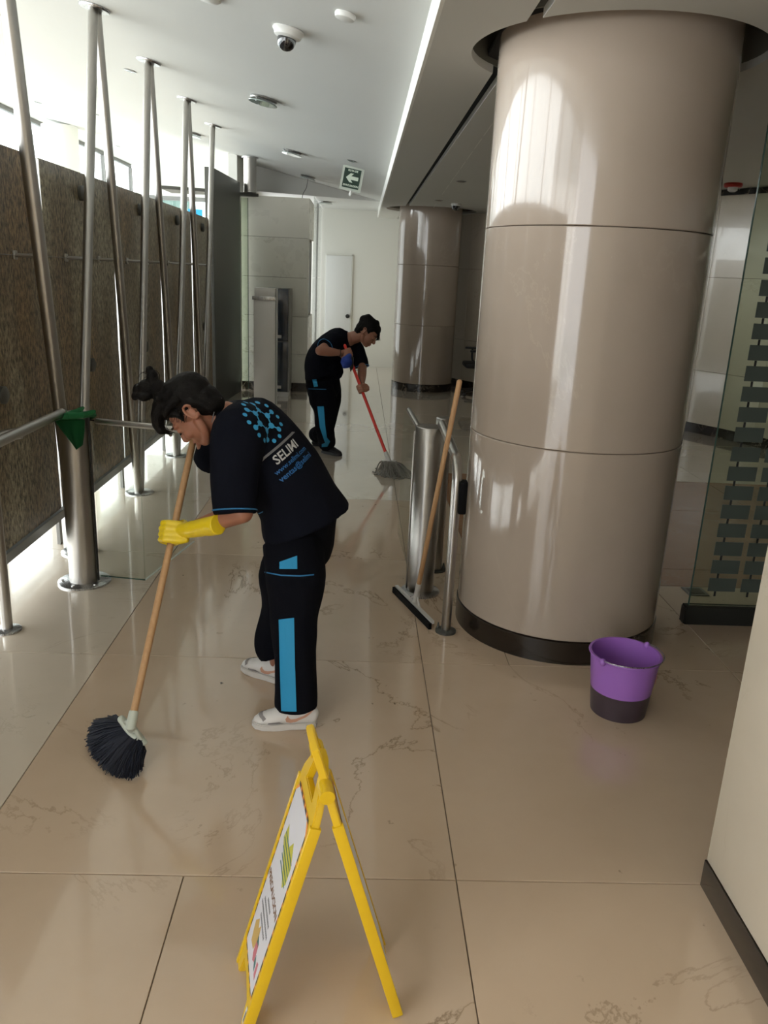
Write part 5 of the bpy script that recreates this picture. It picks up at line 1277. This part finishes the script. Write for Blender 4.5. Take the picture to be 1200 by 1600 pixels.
for h_, k_, a_ in ((hR, kN, aN), (hL, kF, aF)): limb(bm, [h_, h_.lerp(k_, 0.5), k_, k_.lerp(a_, 0.35), a_], [0.095, 0.08, 0.056, 0.052, 0.034])
body2 = mobj('body', remesh(bm, 0.005, 3), M['skin2'], W2, True); face_parts(Mh2, body2, 1.05)
bm = bmesh.new()
limb(bm, [P(506, 586, fy), P(503, 571, fy)] + sp2[2:], [(0.215, 0.172), (0.20, 0.155), (0.185, 0.150), (0.185, 0.130), (0.085, 0.075)], side=rt, n=26, flat=True)
limb(bm, [P(517, 572, fy-0.02), P(519, 580, fy-0.02)], [(0.15, 0.10), (0.15, 0.10)], side=rt)
limb(bm, [sp2[3]+rt*0.04, sR, sR.lerp(eR, 0.62)], [0.10, 0.090, 0.078], n=20, flat=True)
limb(bm, [sp2[3]-rt*0.04, sL, P(561, 562, 7.52), P(564, 574, 7.50)], [0.10, 0.09, 0.078, 0.076], n=20, flat=True)
me = remesh(bm, 0.007, 4); wrinkle(me, 0.004, 9, 3.3); sh_ = mobj('shirt', me, M['cloth'], W2, True)
for c0, ax in ((sR.lerp(eR, 0.60), (eR-sR).normalized()), (P(564, 574, 7.495), (P(564, 574, 7.495)-P(561, 562, 7.52)).normalized())):
    bm = bmesh.new(); s_, t_ = frame_from(ax); tube(bm, [c0 + s_*0.077*math.cos(a) + t_*0.077*math.sin(a) for a in [2*math.pi*k/24 for k in range(25)]], 0.004, 6, cap=False); obj('sleeve_piping', bm, M['bluepipe'], sh_, True)
bm = bmesh.new()
limb(bm, [P(503, 580, fy), P(505, 605, fy)], [(0.175, 0.155), (0.18, 0.155)], side=rt, n=24)
hN, hF = aN + Vector((0.0, 0, 0.01)), aF + Vector((0, 0, 0.02))
limb(bm, [hR, P(504, 622, 7.38), kN, P(508, 672, 7.28), hN], [0.13, 0.125, 0.105, 0.085, 0.080], n=24, flat=True)
limb(bm, [hL, P(514, 620, 7.62), kF, P(508, 668, 7.62), hF], [0.13, 0.12, 0.10, 0.082, 0.078], n=24, flat=True)
me = remesh(bm, 0.007, 4); wrinkle(me, 0.005, 9, 6.1); tr2 = mobj('trousers', me, M['pants'], W2, True)
side_patch(tr2, [(486, 581), (493, 582), (497, 604), (491, 605)], 7.2, M['blue'], 'blue_pocket_patch', tr2, 0.006)
side_patch(tr2, [(496, 635), (506, 635), (508, 665), (511, 684), (516, 690), (512, 699), (503, 700), (503, 695), (508, 692), (500, 668)], 7.2, M['blue'], 'blue_side_stripe', tr2)
side_patch(tr2, [(482, 607), (510, 608), (510, 609), (482, 608)], 7.2, M['bluepipe'], 'thigh_piping', tr2)
shoe(W2, heelN, toeN, 'black'); shoe(W2, heelF, toeF, 'black')
Yh = fy-0.06
bl2 = [(P(570, 500, Yh), (0.050, 0.055, 0.045)), (P(575, 496, Yh), (0.035, 0.04, 0.03)), (P(589, 508, Yh), (0.025, 0.04, 0.045)), (P(579, 499, Yh), (0.03, 0.03, 0.03)), (P(566, 506, Yh), (0.035, 0.045, 0.03)), (P(581, 503, Yh), (0.03, 0.035, 0.03)), (P(578, 510, Yh), (0.05, 0.05, 0.035)), (P(586, 512, Yh), (0.032, 0.04, 0.045))]
lk2 = [([P(584, 510, Yh), P(590, 520, Yh), P(591, 531, Yh)], [0.03, 0.022, 0.008]), ([P(587, 512, Yh-0.04), P(592, 524, Yh-0.04)], [0.02, 0.01])]
st_ = [([P(588, 515, Yh), P(592, 522, Yh), P(590+rnd.uniform(-3, 4), 532, Yh+rnd.uniform(-0.04, 0.04))], 0.0018) for k in range(16)]
hair(W2, Mh2, bl2, lk2, st_, 1.06, 0.006)
bm = bmesh.new(); s_, t_ = frame_from((eR-wN).normalized()); c0 = wN + (eR-wN).normalized()*0.01
tube(bm, [c0 + s_*0.031*math.cos(a) + t_*0.031*math.sin(a) for a in [2*math.pi*k/20 for k in range(21)]], 0.004, 6, cap=False); obj('bracelet', bm, M['black'], W2, True)
# mop
t = empty('mop', (m0.x, m0.y, 0)); tag(t, 'string mop with a red handle and grey yarn held by the farther person', 'mop')
broom_handle('handle', m0 + md_*0.03, m1 + md_*0.07, 0.0135, M['red'], t)
bm = bmesh.new(); tube(bm, [m0 - md_*0.03, m0 + md_*0.06], [0.022, 0.017], 12); tube(bm, [m0 - md_*0.03 - Vector((0.06, 0, 0)), m0 - md_*0.03 + Vector((0.06, 0, 0))], 0.012, 10); obj('clamp', bm, M['kiosk'], t, 50)
bm = bmesh.new(); rnd = random.Random(9); c = m0 - md_*0.03
for k in range(150):
    a = rnd.uniform(0, 6.28); r = rnd.uniform(0.05, 0.17); cx_ = 0.05
    e = Vector((c.x + cx_ + math.cos(a)*r*1.0, c.y - 0.02 + math.sin(a)*r*1.1, 0.007))
    s0 = c + Vector((rnd.uniform(-0.05, 0.05), rnd.uniform(-0.01, 0.01), 0.0))
    m_ = s0.lerp(e, 0.45) + Vector((rnd.uniform(-0.03, 0.03), rnd.uniform(-0.03, 0.03), 0.01 + rnd.uniform(0, 0.02)))
    e2 = e + Vector((rnd.uniform(-0.05, 0.05), rnd.uniform(-0.05, 0.05), 0))
    m_.z = max(m_.z, 0.010)
    pts = curve_pts([s0, m_, e, e2], 4)
    for p in pts: p.z = max(p.z, 0.0065)
    tube(bm, pts, 0.0055, 5)
o = obj('yarn', bm, M['mopyarn'], t); o['kind'] = 'stuff'
# blue cloth gathered under the upper hand, with a dark tail
bc2 = empty('blue_cloth', handN); tag(bc2, 'royal blue rag hanging from the hand of the mopping person', 'cloth')
bm = bmesh.new(); q = P(541, 566, 7.13); ell(bm, q, (0.050, 0.026, 0.054)); limb(bm, [P(546, 556, 7.20), P(544, 560, 7.15), q], [0.022, 0.034, 0.045]); limb(bm, [q, P(538, 572, 7.12)], [0.045, 0.025])
me = remesh(bm, 0.006, 3); wrinkle(me, 0.006, 22, 1.0); mobj('rag', me, M['bluecloth'], bc2, True)
bm = bmesh.new(); limb(bm, [P(549, 560, 7.15), P(549, 572, 7.15), P(548, 580, 7.15)], [0.022, 0.020, 0.006]); mobj('dark_tail', remesh(bm, 0.005, 2), M['black'], bc2, True)
